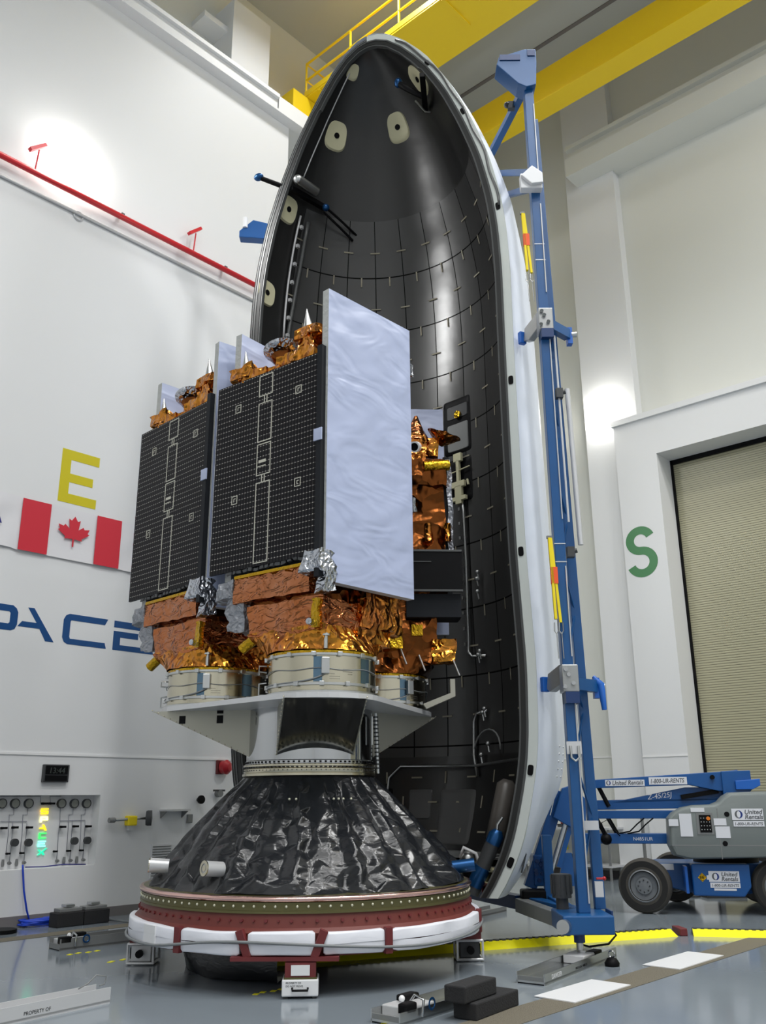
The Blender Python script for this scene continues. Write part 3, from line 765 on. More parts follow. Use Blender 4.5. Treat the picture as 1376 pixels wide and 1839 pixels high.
MB().ball(c + s * .34 - t_ * .02 + n * .08, .065, 8).build('valve', 'blue_anod', o, 180)
o, s, t_, n, c = actuator(22, 12.85, 'r')
MB().tube([c - s * .1, c + t_ * .25 + n * .2, c + t_ * .48 + n * .22 - s * .1], .05, 10).build('rod', 'black', o, 50)
MB().ball(c + t_ * .50 + n * .22 - s * .1, .07, 10, (1, 1, 1.3)).build('tip', 'blue_anod', o, 180)
MB().tube([c + n * .12 + t_ * .1 - s * .2, c + n * .12 - t_ * .25 - s * .12, c + n * .1 - t_ * .4], .015, 6).build('tubing', 'alu', o, 60)
# striker recesses along the white flange
for z in (13.05, 11.85, 9.95, 7.14, 4.72, 2.02, .98):
    R = rim(z) + .055; tz = Vector((rim(z + .1) - rim(z - .1), 0, .2)).normalized(); nx = Vector((tz.z, 0, -tz.x))
    c = Vector((R, -.008, z)); K = 16
    poly = [(math.copysign(abs(math.cos(2 * math.pi * k / K)) ** .5, math.cos(2 * math.pi * k / K)) * .035, math.copysign(abs(math.sin(2 * math.pi * k / K)) ** .5, math.sin(2 * math.pi * k / K)) * .062) for k in range(K)]
    MB().prism(poly, c, nx, tz, .008).build('latch_recess', 'black', FAIR)
# rubber hose that weaves beside the flange near the nose
pts = []
for i in range(46):
    z = 9.95 + i * .085; w = .012 + .03 * (.5 + .5 * math.sin(i * .62))
    pts.append(Vector((rim(z) + .05 + w, -.022, z)))
MB().tube(pts, .02, 8).build('edge_hose', 'rubber_mid', FAIR, 180)
# cable conduit down the left inside and cable runs on the right inside
MB().tube([on_shell(160 + 3 * math.sin(z), z, .06) for z in [11.35 - i * .3 for i in range(30)]], .035, 8).build('cable_tray', 'rubber_mid', FAIR, 180)
b = MB(); [b.box(on_shell(161.5, 11.2 - i * .33, .09), (.05, .05, .06)) for i in range(24)]; b.build('cable_ties', 'alu_white', FAIR)
MB().tube([on_shell(163, z, .05) for z in [11.4 - i * .25 for i in range(10)]], .02, 6).tube([on_shell(168 - 8 * (i / 12.0), 12.0 + i * .14, .03) for i in range(13)], .012, 6).build('sensor_wire', 'alu_white', FAIR, 180)
MB().tube([on_shell(a, z, .05) for a, z in ((72, 6.5), (71, 6.0), (70.6, 5.2), (71, 4.6), (71.5, 4.0), (72, 3.82), (70, 3.74), (62, 3.72))], .022, 8).tube([on_shell(a, z, .05) for a, z in ((63, 2.92), (69, 2.9), (70.5, 2.78), (70.5, 2.3), (68, 2.0))], .022, 8).tube([on_shell(a, z, .05) for a, z in ((112, 1.2), (110, 2.0), (105, 2.17), (70, 2.15), (30, 2.2), (4, 2.22))], .02, 8).build('service_line', 'alu', FAIR, 180)
b = MB()
for a, z in ((64, 4.9), (63.5, 5.0), (64, 4.7), (66, 3.75), (65, 3.8), (64, 2.95), (65, 2.9), (66, 2.3), (62, 2.45)):
    c = on_shell(a, z, .07); MB().ball(c, .035, 6).tube([c, c + Vector((.02, 0, -.12))], .012, 5).build('line_fitting', 'alu', FAIR, 60)
for i in range(10): MB().box(on_shell(73.5, 6.1 - i * .24, .05), (.03, .03, .05)).build('line_clip', 'alu', FAIR)
MB().tube([on_shell(62 - 8 * math.cos(k * .3), 2.35 + .3 * math.sin(k * .3), .06) for k in range(11)], .014, 6).build('loop_cable', 'mid_grey', FAIR, 180)
# recessed panel with gold button and the pale latch mechanism beneath it
shell_patch(73.7, 7.55, .58, .98, .02, 'recess_panel', 'black', FAIR, False)
o = shell_patch(73.2, 7.35, .46, .5, .035, 'hatch_plate', 'mid_grey', FAIR, False)
shell_patch(73.2, 7.8, .46, .24, .03, 'hatch_plate', 'dark_grey', FAIR, False)
s, t_, n = shell_frame(72.6, 7.73); MB().disc(on_shell(72.6, 7.73, .04), n, .065, .03, 18).build('gold_button', 'tape_gold', FAIR, 50)
shell_patch(73, 6.6, .5, .75, .02, 'mechanism_backplate', 'black', FAIR, False)
s, t_, n = shell_frame(72.5, 6.6); c = on_shell(72.5, 6.6, .08)
b = MB()
for q, w, h in ((.36, .16, .14), (.22, .06, .2), (.05, .05, .3), (-.1, .26, .1), (-.22, .14, .2), (-.34, .30, .07), (-.40, .12, .06)):
    mm = Matrix((s, t_, n)).transposed(); b.box(c + t_ * q, (w, h, .06), m=mm)
b.tube([c + t_ * .12 - s * .24, c + t_ * .16 + s * .24], .012, 6).tube([c + t_ * -.08 - s * .18, c - t_ * .2 - s * .19], .02, 6).tube([c + t_ * -.05 + s * .18, c - t_ * .15 + s * .2], .02, 6)
b.build('latch_mechanism', 'cream', FAIR, bevel=.006)
# darker base bay: doubler plates, boat-tail shelf
for a0, z0, w, h, m_ in ((96, 1.62, .36, .42, 'mid_grey'), (78, 1.45, .62, .75, 'mid_grey'), (112, 1.6, .25, .5, 'dark_grey'), (30, 1.55, .4, .5, 'mid_grey')):
    shell_patch(a0, z0, w, h, .015, 'doubler_plate', 'plate_grey' if m_ == 'mid_grey' else 'black', FAIR, False)
b = MB()
for r0, r1, z in ((1.62, 1.42, .98), ):
    b.lathe([(1.80, 1.0), (1.62, 1.0), (1.60, .92), (1.80, .9)], 60, (0, 0, 0), None, RAD(4), RAD(176))
b.build('base_shelf', 'mid_grey', FAIR, 40)
MB().lathe([(1.72, .86), (1.56, .86), (1.54, .74), (1.68, .72)], 60, (0, 0, 0), None, RAD(4), RAD(176)).build('base_ring', 'cream', FAIR, 40)
MB().lathe([(1.60, .70), (1.50, .70), (1.50, .6), (1.6, .58)], 60, (0, 0, 0), None, RAD(4), RAD(176)).build('base_ring', 'maroon', FAIR, 40)
# bottles in the boat-tail
c0, c1 = Vector((1.50, .62, 1.2)), Vector((1.66, .68, 1.86))
MB().tube([c0 - (c1 - c0) * .1, c0, c1, c1 + (c1 - c0) * .1], [.06, .13, .13, .06], 16).build('pressure_bottle', 'bottle_grey', FAIR, 50)
c0, c1 = Vector((1.36, .12, .62)), Vector((1.70, .14, 1.28))
o = MB().tube([c0, c1], .09, 16).build('pusher', 'dark_grey', FAIR, 50)
MB().tube([c1 - (c1 - c0) * .15, c1, c1 + (c1 - c0) * .08], [.095, .095, .05], 16).build('blue_collar', 'blue_anod', o, 50)
MB().tube([c0 + (c1 - c0) * .12, c0 + (c1 - c0) * .45], .097, 16).build('blue_collar', 'blue_anod', o, 50)
MB().tube([c1, c1 + Vector((.02, 0, .12)), c1 + Vector((.08, .02, .2))], .02, 8).build('hose', 'alu', o, 60)
o = MB().ball((1.20, .42, .98), .11, 12).build('regulator', 'alu', FAIR, 180)
MB().ball((1.22, .45, .84), .13, 10).build('regulator_base', 'black', o, 180)
MB().tube([(1.14, .3, 1.0), (1.2, .28, 1.12), (1.33, .36, 1.05), (1.36, .4, .9)], .022, 8).build('hose', 'white', o, 180)
b = MB(); 
for k in range(60): b.disc(on_shell(90, 13.0) * 0 + Vector((.16 * math.cos(k * .35) + (k - 30) * .012, .3 + .18 * math.sin(k * .5), 14.16 - abs(k - 30) * .008)), (0, 0, 1), .012, .01, 6)
b.build('nose_fasteners', 'alu', FAIR)
# plain white marks on the skin: fill ports and rivet fields
for a, z in ((19, 1.62), (-.0 + 7, .98)):
    r = edge_r(RAD(a), z) + .004; c = pol(r, RAD(a), z); n = Vector((math.cos(RAD(a)), math.sin(RAD(a)), -.3)).normalized()
    tz = Vector((0, 0, 1)); tz = (tz - n * tz.dot(n)).normalized(); s_ = tz.cross(n)
    MB().prism([(-.03, -.13), (.03, -.13), (.03, .13), (-.03, .13)], c, s_, tz, .01).build('skin_port', 'alu' if a > 10 else 'dark_grey', FAIR)
b = MB()
for i in range(5):
    for a in (11, 15.5): 
        z = 1.95 + i * .09; b.ball(pol(edge_r(RAD(a), z), RAD(a), z), .014, 4)
b.build('rivet_field', 'alu_white', FAIR, 180)
# ------------------------------------------------------------------ payload stack
CA, CB = -.88, 10.98
def stack(name, label, cat, z=0.0, a=CA, b=CB, rz=0.0, group=None): return thing(name, label, cat, G(a, b, z), R0 + rz, group)
# red transport ring with its padded white sleeves
t = stack('transport_ring', 'red transport ring wrapped in white padded sleeves under the foil cone', 'ring', 0)
MB().lathe([(1.50, .33), (1.84, .33), (1.89, .53), (1.84, .57), (1.81, .69), (1.70, .69), (1.5, .6), (1.5, .33)], 120).build('ring_beam', 'red_oxide', t, 30)
b = MB()
for k in range(96):
    a = k * 2 * math.pi / 96; b.disc((1.822 * math.cos(a), 1.822 * math.sin(a), .63), (math.cos(a), math.sin(a), .1), .011 if k % 2 else .016, .02, 8)
b.build('bolts', 'maroon', t)
def arc_sleeve(a0, a1, r=1.862, zc=.445, hh=.10, tt=.07, n=26, seed=0):
    b = MB(); rows = []
    for i in range(n + 1):
        a = a0 + (a1 - a0) * i / n; e = 1 if 0 < i < n else .86
        row = []
        for k in range(17):
            th = 2 * math.pi * k / 16; x = math.copysign(abs(math.cos(th)) ** .22, math.cos(th)) * tt * e; z = math.copysign(abs(math.sin(th)) ** .22, math.sin(th)) * hh * e
            rr = r + x + .012 * noise.noise(Vector((a * 5, k * .4, seed)))
            row.append((rr * math.cos(a), rr * math.sin(a), zc + z + .014 * noise.noise(Vector((a * 4, 3, seed + k * .1)))))
        rows.append(row)
    b.grid(rows); k0 = len(b.v)
    b.f.append(tuple(range(16))); b.f.append(tuple(len(rows) * 17 - 17 + q for q in range(16))[::-1])
    return b
cuts = [-180, -125, -103, -82, -62, -10, 35, 80, 125, 179]
for i in range(len(cuts) - 1):
    big = i in (1, 2, 3)
    arc_sleeve(RAD(cuts[i] + 1.2), RAD(cuts[i + 1] - 1.2), seed=i).build('sleeve', 'sleeve', t, 50)
for i, c in enumerate(cuts[1:-1]):
    tilt = {-103: .05, -82: -.05}.get(c, 0)
    b = MB(); rows = []
    a = RAD(c)
    for z, da in ((.27, -tilt * .5), (.53, tilt * .5)):
        for q in (0,): pass
    p0 = Vector((1.918 * math.cos(a + tilt * .5), 1.918 * math.sin(a + tilt * .5), .33)); p1 = Vector((1.918 * math.cos(a - tilt * .5), 1.918 * math.sin(a - tilt * .5), .56))
    b.beam(p0, p1, .075, .06, (math.cos(a), math.sin(a), 0)); b.build('strap', 'maroon', t, bevel=.006)
b = MB()
b.beam((1.86 * math.cos(RAD(-107)), 1.86 * math.sin(RAD(-107)) - .06, .323), (1.86 * math.cos(RAD(-76)), 1.86 * math.sin(RAD(-76)) - .06, .323), .16, .036)
for a in (-179, 2, 91): b.box((1.78 * math.cos(RAD(a)), 1.78 * math.sin(RAD(a)), .318), (.3, .34, .044), RAD(a))
b.build('foot_plate', 'maroon', t)
b = MB().box((1.937 * math.cos(RAD(-138)), 1.937 * math.sin(RAD(-138)), .46), (.02, .22, .16), RAD(-138)); b.build('tag_plate', 'white', t)
MB().tube([((1.955 + .004 * math.sin(a * 11)) * math.cos(a), (1.955 + .004 * math.sin(a * 11)) * math.sin(a), .42 + .045 * math.sin(a * 3 + .8) - .05 * math.exp(-((a + 2.35) / .3) ** 2)) for a in [RAD(-178 + 4.4 * k) for k in range(40)]], .014, 6).build('air_hose', 'cable', t, 180)
# jack stands on the floor
def jack(a, ang, label, kind):
    x, y = CA + 1.80 * math.cos(RAD(ang)), CB + 1.80 * math.sin(RAD(ang))
    t = thing('jack_stand', label, 'stand', G(x, y), R0 + RAD(ang + 90), 'jack stands under the ring')
    if kind == 0:
        MB().span((-.165, -.16, .02), (.165, .16, .16)).build('case', 'white', t, bevel=.012)
        MB().span((-.15, -.15, .16), (.15, .15, .175)).build('pad', 'olive', t)
        MB().span((-.14, -.14, .175), (.14, .14, .296)).build('riser', 'maroon', t)
        MB().span((-.085, -.15, .19), (.085, -.14, .275)).build('label_plate', 'white', t)
        MB().tube([(-.07, -.16, .09), (-.07, -.185, .075), (.07, -.185, .075), (.07, -.16, .09)], .010, 8).build('handle', 'black', t, 60)
        text('PROPERTY OF', 'lettering', .022, 'dark_grey', t, (-.13, -.1615, .125), (RAD(90), 0, 0), ext=.0005)
        text('DO NOT MOVE', 'lettering', .022, 'dark_grey', t, (-.13, -.1615, .10), (RAD(90), 0, 0), ext=.0005)
        b = MB()
        for q in (-.13, .13): b.span((q - .02, -.13, 0), (q + .02, .13, .02))
        b.build('feet', 'dark_grey', t)
    else:
        b = MB()
        for y in (-.14, .14):
            b.tube([(-.15, y, .02), (.15, y, .02), (.15, y, .21), (-.15, y, .21), (-.15, y, .02), (.1, y, .02)], .014, 6)
        for x in (-.15, .15):
            for z in (.02, .21): b.tube([(x, -.14, z), (x, .14, z)], .014, 6)
        b.build('cage', 'alu_white', t, 50)
        MB().span((-.12, -.11, .03), (.12, .11, .2)).build('case', 'alu_white' if kind == 1 else 'dark_grey', t, bevel=.01)
        b = MB()
        for x in (-.08, 0, .07): b.span((x, -.125, .06), (x + .025, -.11, .17))
        b.build('gauges', 'black', t)
        for sg in (-1, 1): MB().disc((.17 * sg, 0, .12), (sg, 0, 0), .04, .055, 12).build('knob', 'black', t, 40)
        MB().span((-.13, -.13, .21), (.13, .13, .296)).build('riser', 'maroon', t)
jack(0, -87, 'white handled jack box at the front centre of the ring', 0)
jack(0, -179, 'pale caged jack stand under the left of the ring', 1)
jack(0, 2, 'caged dark jack stand under the right of the ring', 2)
jack(0, 91, 'hidden caged jack stand under the back of the ring', 1)
tag(MB().grid([[(G(CA + r * math.cos(a), CB + r * math.sin(a), z)) for a in [RAD(-178 + 8 * k) for k in range(11)]] for r, z in ((1.2, .5), (1.35, .2), (1.3, .012), (.9, .012))]).crumple(.04, 2.0, 3).build('film_skirt', 'black_foil', None, 60), 'black film drooping to the floor beneath the red ring', 'sheet')

# foil-wrapped adapter cone with its bolted base ring
t = stack('payload_adapter', 'black film wrapped adapter cone on an olive bolted ring', 'adapter', 0)
MB().lathe([(1.6, .69), (1.83, .69), (1.83, .71), (1.815, .715), (1.815, .785), (1.83, .79)], 128).build('base_ring', 'olive', t, 30)
MB().lathe([(1.82, .79), (1.84, .8), (1.845, .82), (1.835, .835), (1.80, .84)], 128).build('ring_edge', 'pink_metal', t, 60)
MB().lathe([(1.81, .838), (1.6, .86), (1.55, .88)], 128).build('ring_top', 'olive', t, 30)
b = MB()
for k in range(110):
    a = k * 2 * math.pi / 110; b.ball((1.818 * math.cos(a), 1.818 * math.sin(a), .752), .014, 4)
b.build('rivets', 'rivet', t, 180)
NF, NZ = 80, 15; rows = []
random.seed(4)
for i in range(NZ + 1):
    u = i / NZ; row = []
    for k in range(NF):
        uu = u + (random.uniform(-.36, .36) / NZ if 0 < i < NZ else 0)
        a = 2 * math.pi * (k + (random.uniform(-.3, .3) if 0 < i < NZ else 0)) / NF
        z = .845 + 1.11 * uu
        r0 = 1.76 - 1.0 * uu + .02 * math.sin(math.pi * uu)
        rd = (.06 if k % 5 == 0 else 0) * (1 - .5 * uu) + (-.03 if k % 5 in (1, 4) else 0)
        q = Vector((math.cos(a) * 2.4, math.sin(a) * 2.4, uu * 1.8))
        dd = (rd + .10 * noise.noise(q) * (1.2 - uu) + random.uniform(-.017, .017) * (1.25 - uu)) * min(1, (1 - uu) * 6) * (.25 if i == 0 else 1)
        row.append(Vector(((r0 + dd * .8) * math.cos(a), (r0 + dd * .8) * math.sin(a), z + dd * .5 + (random.uniform(-.012, .012) if i == 0 else 0))))
    rows.append(row)
b = MB(); vs = [p for r in rows for p in r]; fs = []
for i in range(NZ):
    for k in range(NF):
        p0, p1, p2, p3 = i * NF + k, i * NF + (k + 1) % NF, (i + 1) * NF + (k + 1) % NF, (i + 1) * NF + k
        d02 = abs((vs[p0] - vs[p2]).length); d13 = abs((vs[p1] - vs[p3]).length)
        fs += [(p0, p1, p2), (p0, p2, p3)] if random.random() < .5 else [(p0, p1, p3), (p1, p2, p3)]
b.add(vs, fs)
o = b.build('film_cover', 'black_foil', t, 180)
sd = o.modifiers.new('s', 'SUBSURF'); sd.subdivision_type = 'SIMPLE'; sd.levels = 2; sd.render_levels = 2
sm = o.modifiers.new('m', 'SMOOTH'); sm.factor = .35; sm.iterations = 1
for ang, z in ((-118, 1.06), (-151, 1.05), (-5, .98)):
    a = RAD(ang); u = (z - .845) / 1.11; r = 1.76 - u + .1; d = Vector((math.cos(a), math.sin(a), .12))
    if ang == -5:
        o = MB().disc(Vector((r * math.cos(a), r * math.sin(a), z)) - d * .1, d, .07, .25, 16).build('pivot_fitting', 'blue_anod', t, 50)
    else:
        if ang == -118: d = Vector((-.75, -.66, .1)).normalized()
        else: d = Vector((-.97, -.2, .08)).normalized()
        c0 = Vector((r * math.cos(a), r * math.sin(a), z))
        o = MB().disc(c0 - d * .06, d, .072, .2, 20).build('pivot_fitting', 'alu_white', t, 50)
        MB().disc(c0 + d * .141, d, .03, .004, 12).lathe([(.045, 0), (.073, 0), (.073, .012), (.045, .012)], 20, c0 + d * .135, d).build('bushing', 'steel_brush', o, 50)
for ang in (-97, -93, -71, -68, -65, -60):
    a = RAD(ang); u = .78; r = 1.76 - u * .98 + .04; MB().ball((r * math.cos(a), r * math.sin(a), .845 + u * 1.11), .014, 5).build('snap_rivet', 'rivet', t, 180)

# dispenser: bolted cylinder, plate and three wedge brackets
ZP = 2.70
t = stack('payload_dispenser', 'polished metal dispenser tower with three wedge brackets and top plate', 'dispenser', 1.95)
z0 = -1.95
MB().lathe([(.755, 1.955), (.78, 1.96), (.78, 1.985), (.762, 1.99), (.766, 2.0), (.766, 2.035), (.752, 2.045), (.752, 2.055), (.772, 2.06), (.772, 2.08), (.75, 2.09)], 96, (0, 0, z0)).build('joint_ring', 'steel_brush', t, 30)
MB().lathe([(.75, 2.09), (.75, 2.12), (.74, 2.13), (.74, 2.70)], 96, (0, 0, z0)).build('barrel', 'chrome', t, 30)
b = MB()
for k in range(80):
    a = k * 2 * math.pi / 80; b.box((.75 * math.cos(a), .75 * math.sin(a), 2.105 + z0), (.012, .022, .02), a)
b.build('slots', 'black', t)
b = MB()
for k in range(90):
    a = k * 2 * math.pi / 90; b.ball((.767 * math.cos(a), .767 * math.sin(a), 2.018 + z0), .006, 4); b.box((.77 * math.cos(a), .77 * math.sin(a), 2.052 + z0), (.02, .02, .014), a)
b.build('bolt_heads', 'dark_grey', t, 60)
rings = [(.20, -1.03), (-1.18, .22), (.84, .88)]     # ring centres from the tower axis: front, left, back right
def hull(pts):
    pts = sorted(set((round(x, 4), round(y, 4)) for x, y in pts)); cr = lambda o, a, c: (a[0] - o[0]) * (c[1] - o[1]) - (a[1] - o[1]) * (c[0] - o[0])
    def half(ps):
        h = []
        for p in ps:
            while len(h) > 1 and cr(h[-2], h[-1], p) <= 0: h.pop()
            h.append(p)
        return h[:-1]
    return half(pts) + half(pts[::-1])
hp = hull([(x + .645 * math.cos(k * math.pi / 18), y + .645 * math.sin(k * math.pi / 18)) for x, y in rings for k in range(36)])
MB().prism(hp, (0, 0, ZP + z0), (1, 0, 0), (0, 1, 0), .055).build('top_plate', 'alu_white', t)
for i, (ang, hw, L, m_) in enumerate(((-80, .42, 1.60, 'mirror_metal'), (174, .36, 1.82, 'bracket_metal'), (45, .42, 1.75, 'mirror_metal'))):
    d = Vector((math.cos(RAD(ang)), math.sin(RAD(ang)), 0)); s = Vector((-d.y, d.x, 0)); zt_ = ZP + z0; zb_ = 2.17 + z0
    ri = math.sqrt(.745 ** 2 - hw ** 2) - .02
    vs = []
    K = 16
    # sloping underside that meets the barrel in an arc
    rows = []
    for k in range(K + 1):
        q = -hw + 2 * hw * k / K; r_in = math.sqrt(.745 ** 2 - q * q)
        zin = zb_ + (zt_ - zb_) * (r_in - ri) / (L - ri)
        rows.append([d * r_in + s * q + Vector((0, 0, zin)), d * L + s * q + Vector((0, 0, zt_))])
    o = MB().grid(rows).build('bracket', m_, t)
    for sg in (-1, 1):
        p = [d * ri + s * (hw * sg) + Vector((0, 0, zb_)), d * L + s * (hw * sg) + Vector((0, 0, zt_)), d * ri + s * (hw * sg) + Vector((0, 0, zt_))]
        n = s * (.012 * sg)
        MB().add(p + [q + n for q in p], [(0, 1, 2), (5, 4, 3), (0, 3, 4, 1), (1, 4, 5, 2), (2, 5, 3, 0)]).build('cheek_plate', 'bracket_metal', o)
    if i == 1:
        b = MB()
        for q in (1.45, 1.0): b.box(d * q + s * (hw + .014) + Vector((0, 0, zt_ - .10)), (.075, .006, .09), RAD(ang))
        b.box(d * 1.0 + s * (hw + .014) + Vector((0, 0, zt_ - .01)), (.075, .006, .05), RAD(ang))
        b.build('slot', 'black', o)
    b = MB()
    for k in range(17):
        f = k / 16
        for sg in (-1, 1): b.ball(d * (ri + (L - ri) * f) + s * ((hw + .012) * sg) + Vector((0, 0, zb_ + (zt_ - zb_) * f + .012)), .009, 4)
    b.build('rivets', 'steel_brush', o, 180)
MB().tube([(.80, .05, 1.99 + z0), (.775, .02, 2.68 + z0)], .022, 10).tube([(.735, -.26, 2.3 + z0), (.735, -.26, 2.62 + z0)], .014, 8).build('umbilical', 'alu', t, 60)
b = MB()
for k in range(14): b.lathe([(.03, -.008), (.03, .008)], 10, (.796 - k * .0016, .045 - k * .0019, 2.05 + z0 + k * .045))
b.build('umbilical_rings', 'dark_grey', t)

# separation rings
def sep_ring(label):
    t = thing('separation_ring', label, 'ring', (0, 0, 0), 0, 'separation rings on the dispenser plate')
    MB().lathe([(.585, 0), (.62, 0), (.62, .02), (.585, .03)], 80).build('foot_flange', 'alu', t, 30)
    MB().lathe([(.585, .0), (.585, .40), (.55, .40)], 80).build('drum', 'steel_brush', t, 30)
    for z in (.09, .395): MB().lathe([(.587, z - .016), (.608, z - .012), (.608, z + .012), (.587, z + .016)], 80).build('clamp_band', 'alu', t, 30)
    for k in range(14):
        a = k * 2 * math.pi / 14 + .2
        for z in (.09, .395): MB().box((.615 * math.cos(a + z), .615 * math.sin(a + z), z), (.03, .05, .045), a + z).build('clamp_lug', 'alu', t, bevel=.004)
    o = MB().box((.62 * math.cos(RAD(-83)), .62 * math.sin(RAD(-83)), .27), (.05, .085, .17), RAD(-83)).build('release_block', 'alu', t, bevel=.008)
    MB().tube([(.60 * math.cos(a), .60 * math.sin(a), .24 + .01 * math.sin(a * 7)) for a in [RAD(-170 + 5 * k) for k in range(34)]], .005, 5).tube([(.61 * math.cos(RAD(-83 - 3.4 * k)), .61 * math.sin(RAD(-83 - 3.4 * k)), .10 + .09 * math.exp(-k / 4.0) - .0) for k in range(26)], .008, 6).build('cable', 'cable', t, 180)
    b = MB()
    for k in range(40):
        a = RAD(-78 + (k % 8) * 1.4 + (k // 20) * 14); b.ball((.586 * math.cos(a), .586 * math.sin(a), .14 + ((k // 8) % 5) * .025), .004, 3)
    b.build('vent_holes', 'dark_grey', t)
    for a0, a1 in ((-95, -86), (-42, -28)): MB().lathe([(.5865, .11), (.5865, .37)], 8, (0, 0, 0), None, RAD(a0), RAD(a1)).build('blue_reflection', 'blue_tint', t)  # blue reflections painted on the drum as tinted strips
    MB().tube([(-.60, -.06, .03), (-.68, -.06, .03), (-.68, -.06, .15), (-.6, -.06, .16)], .01, 6).tube([(-.6, -.06, .27), (-.68, -.08, .28), (-.68, -.08, .34), (-.6, -.06, .34)], .01, 6).build('side_loop', 'alu', t, 60)
    MB().lathe([(.6, .40), (.6, .435), (.5, .44)], 60).build('tape_collar', 'tape_gold', t, 40)
    return t
labs = ['polished metal separation ring under the nearest satellite', 'polished metal separation ring under the left satellite', 'polished metal separation ring under the dark back satellite']
r0_ = None
for i, (x, y) in enumerate(rings):
    r = sep_ring(labs[0]) if i == 0 else copy_tree(r0_)
    if i == 0: r0_ = r
    r['label'] = labs[i]; r.location = G(CA + x, CB + y, ZP + .055); r.rotation_euler = (0, 0, R0 + (0, -.13, .5)[i])

# ------------------------------------------------------------------ satellites
SZ = 2.755 + .44
def satellite(label):
    t = thing('radar_satellite', label, 'satellite', (0, 0, 0), 0, 'radar satellites on the dispenser')
    zz = lambda z: z - SZ
    # gold lower bus over the ring
    b = MB(); rows = []
    for q, (f, z) in enumerate(((0, SZ + .005), (.35, 3.29), (.8, 3.38), (1.0, 3.46))):
        row = []
        for k in range(65):
            a = 2 * math.pi * k / 64; cx, cy = .6 * math.cos(a), .6 * math.sin(a)
            m_ = max(abs(math.cos(a)), abs(math.sin(a))); bx = -.09 + .55 * math.cos(a) / m_; by = .02 + .55 * math.sin(a) / m_
            row.append((cx + (bx - cx) * f, cy + (by - cy) * f, zz(z)))
        rows.append(row)
    b.grid(rows).crumple(.02, 5, 2)
    for p in b.v: p.z = max(p.z, .003)
    BUS = b.build('lower_skirt', 'gold', t, 50)
    MB().rbox((-.64, -.53, zz(3.40)), (.46, .57, zz(3.76)), .07).crumple(.045, 4.5, 7).build('lower_bus', 'gold_smooth', t, 50)
    MB().rbox((-.86, -.54, zz(3.82)), (.30, -.2, zz(4.13)), .07).crumple(.03, 4, 11).build('foil_box', 'gold_smooth', t, 45)
    MB().rbox((-.7, -.42, zz(3.68)), (.40, .5, zz(3.9)), .08).crumple(.05, 5, 5).build('foil_neck', 'gold_dark', t, 50)
    MB().rbox((.36, -.575, zz(3.42)), (.44, -.5, zz(3.72)), .04).crumple(.03, 7, 21).rbox((-.86, -.56, zz(4.1)), (.3, -.53, zz(4.135)), .06).rbox((.3, -.45, zz(3.95)), (.42, -.35, zz(4.08)), .05).build('tape_seams', 'tape_gold', t, 45)
    MB().rbox((-.1, .1, zz(3.5)), (.52, .80, zz(3.95)), .08).crumple(.06, 5, 8).build('side_foil', 'gold', t, 50)
    MB().rbox((.0, .0, zz(3.32)), (.5, .62, zz(3.5)), .07).crumple(.06, 5, 18).build('side_foil', 'gold', t, 50)
    rx, ry = .632 * math.cos(RAD(-45.8)), .632 * math.sin(RAD(-45.8))
    MB().tube([(rx, ry, zz(3.2)), (rx, ry, zz(3.36))], .022, 10).lathe([(.03, 0), (.045, .0), (.045, .02), (.03, .02)], 12, (rx, ry, zz(3.33))).build('spring_rod', 'alu', t, 60)
    MB().disc((-.62, -.45, zz(3.40)), (-.8, -.25, -.6), .06, .18, 14).build('thruster', 'tape_gold', t, 50)
    MB().disc((.36, -.6, zz(3.46)), (.2, -1, .1), .035, .05, 14).build('sensor_head', 'silver_foil', t, 50)
    MB().rbox((.30, -.68, zz(3.98)), (.56, -.42, zz(4.2)), .05).rbox((.46, -.6, zz(3.78)), (.56, -.45, zz(4.0)), .05).crumple(.06, 6, 4).build('hinge_bracket', 'silver_foil', t, 60)
    MB().rbox((-1.12, -.56, zz(3.88)), (-.86, -.25, zz(4.1)), .05).rbox((-1.0, -.5, zz(3.52)), (-.72, -.2, zz(3.9)), .06).crumple(.055, 6, 14).build('hinge_bracket', 'grey_foil', t, 60)
    # main bus hidden behind the arrays
    MB().span((-.95, -.50, zz(4.1)), (.40, .55, zz(6.52))).build('main_bus', 'panel_back', t)
    b = MB().rbox((-.93, -.42, zz(6.52)), (.38, .4, zz(6.60)), .08).crumple(.03, 5, 31); b.build('top_foil', 'gold', t, 50)
    # solar wing
    X0_, X1_, Y_, ZB, ZT = -1.27, .44, -.57, 4.2, 6.58
    wd, ht = X1_ - X0_, ZT - ZB
    SP = MB().span((X0_, Y_, zz(ZB)), (X1_, Y_ + .03, zz(ZT))).build('solar_panel', 'solar_cells', t)
    def fr(a0, b0, a1, b1, w=.011):
        bb = MB()
        def bar(p, q): bb.span((X0_ + wd * min(p[0], q[0]) - w / 2, Y_ - .004, zz(ZT - ht * max(p[1], q[1])) - w / 2), (X0_ + wd * max(p[0], q[0]) + w / 2, Y_, zz(ZT - ht * min(p[1], q[1])) + w / 2))
        bar((a0, b0), (a1, b0)); bar((a0, b1), (a1, b1)); bar((a0, b0), (a0, b1)); bar((a1, b0), (a1, b1)); return bb, bar
    for a0, b0, a1, b1 in ((.42, .015, .545, .125), (.42, .165, .545, .37), (.42, .385, .545, .545), (.42, .585, .545, .985)):
        bb, bar = fr(a0, b0, a1, b1)
        if b0 == .015: bar((.47, .125), (.47, .165)); bar((.495, .125), (.495, .165))
        if b0 == .385: bar((.44, .48), (.5, .47)); bar((.47, .545), (.47, .585)); bar((.495, .545), (.495, .585)); bar((.43, .5), (.50, .5))
        bb.build('trace_frame', 'cell_line', SP)
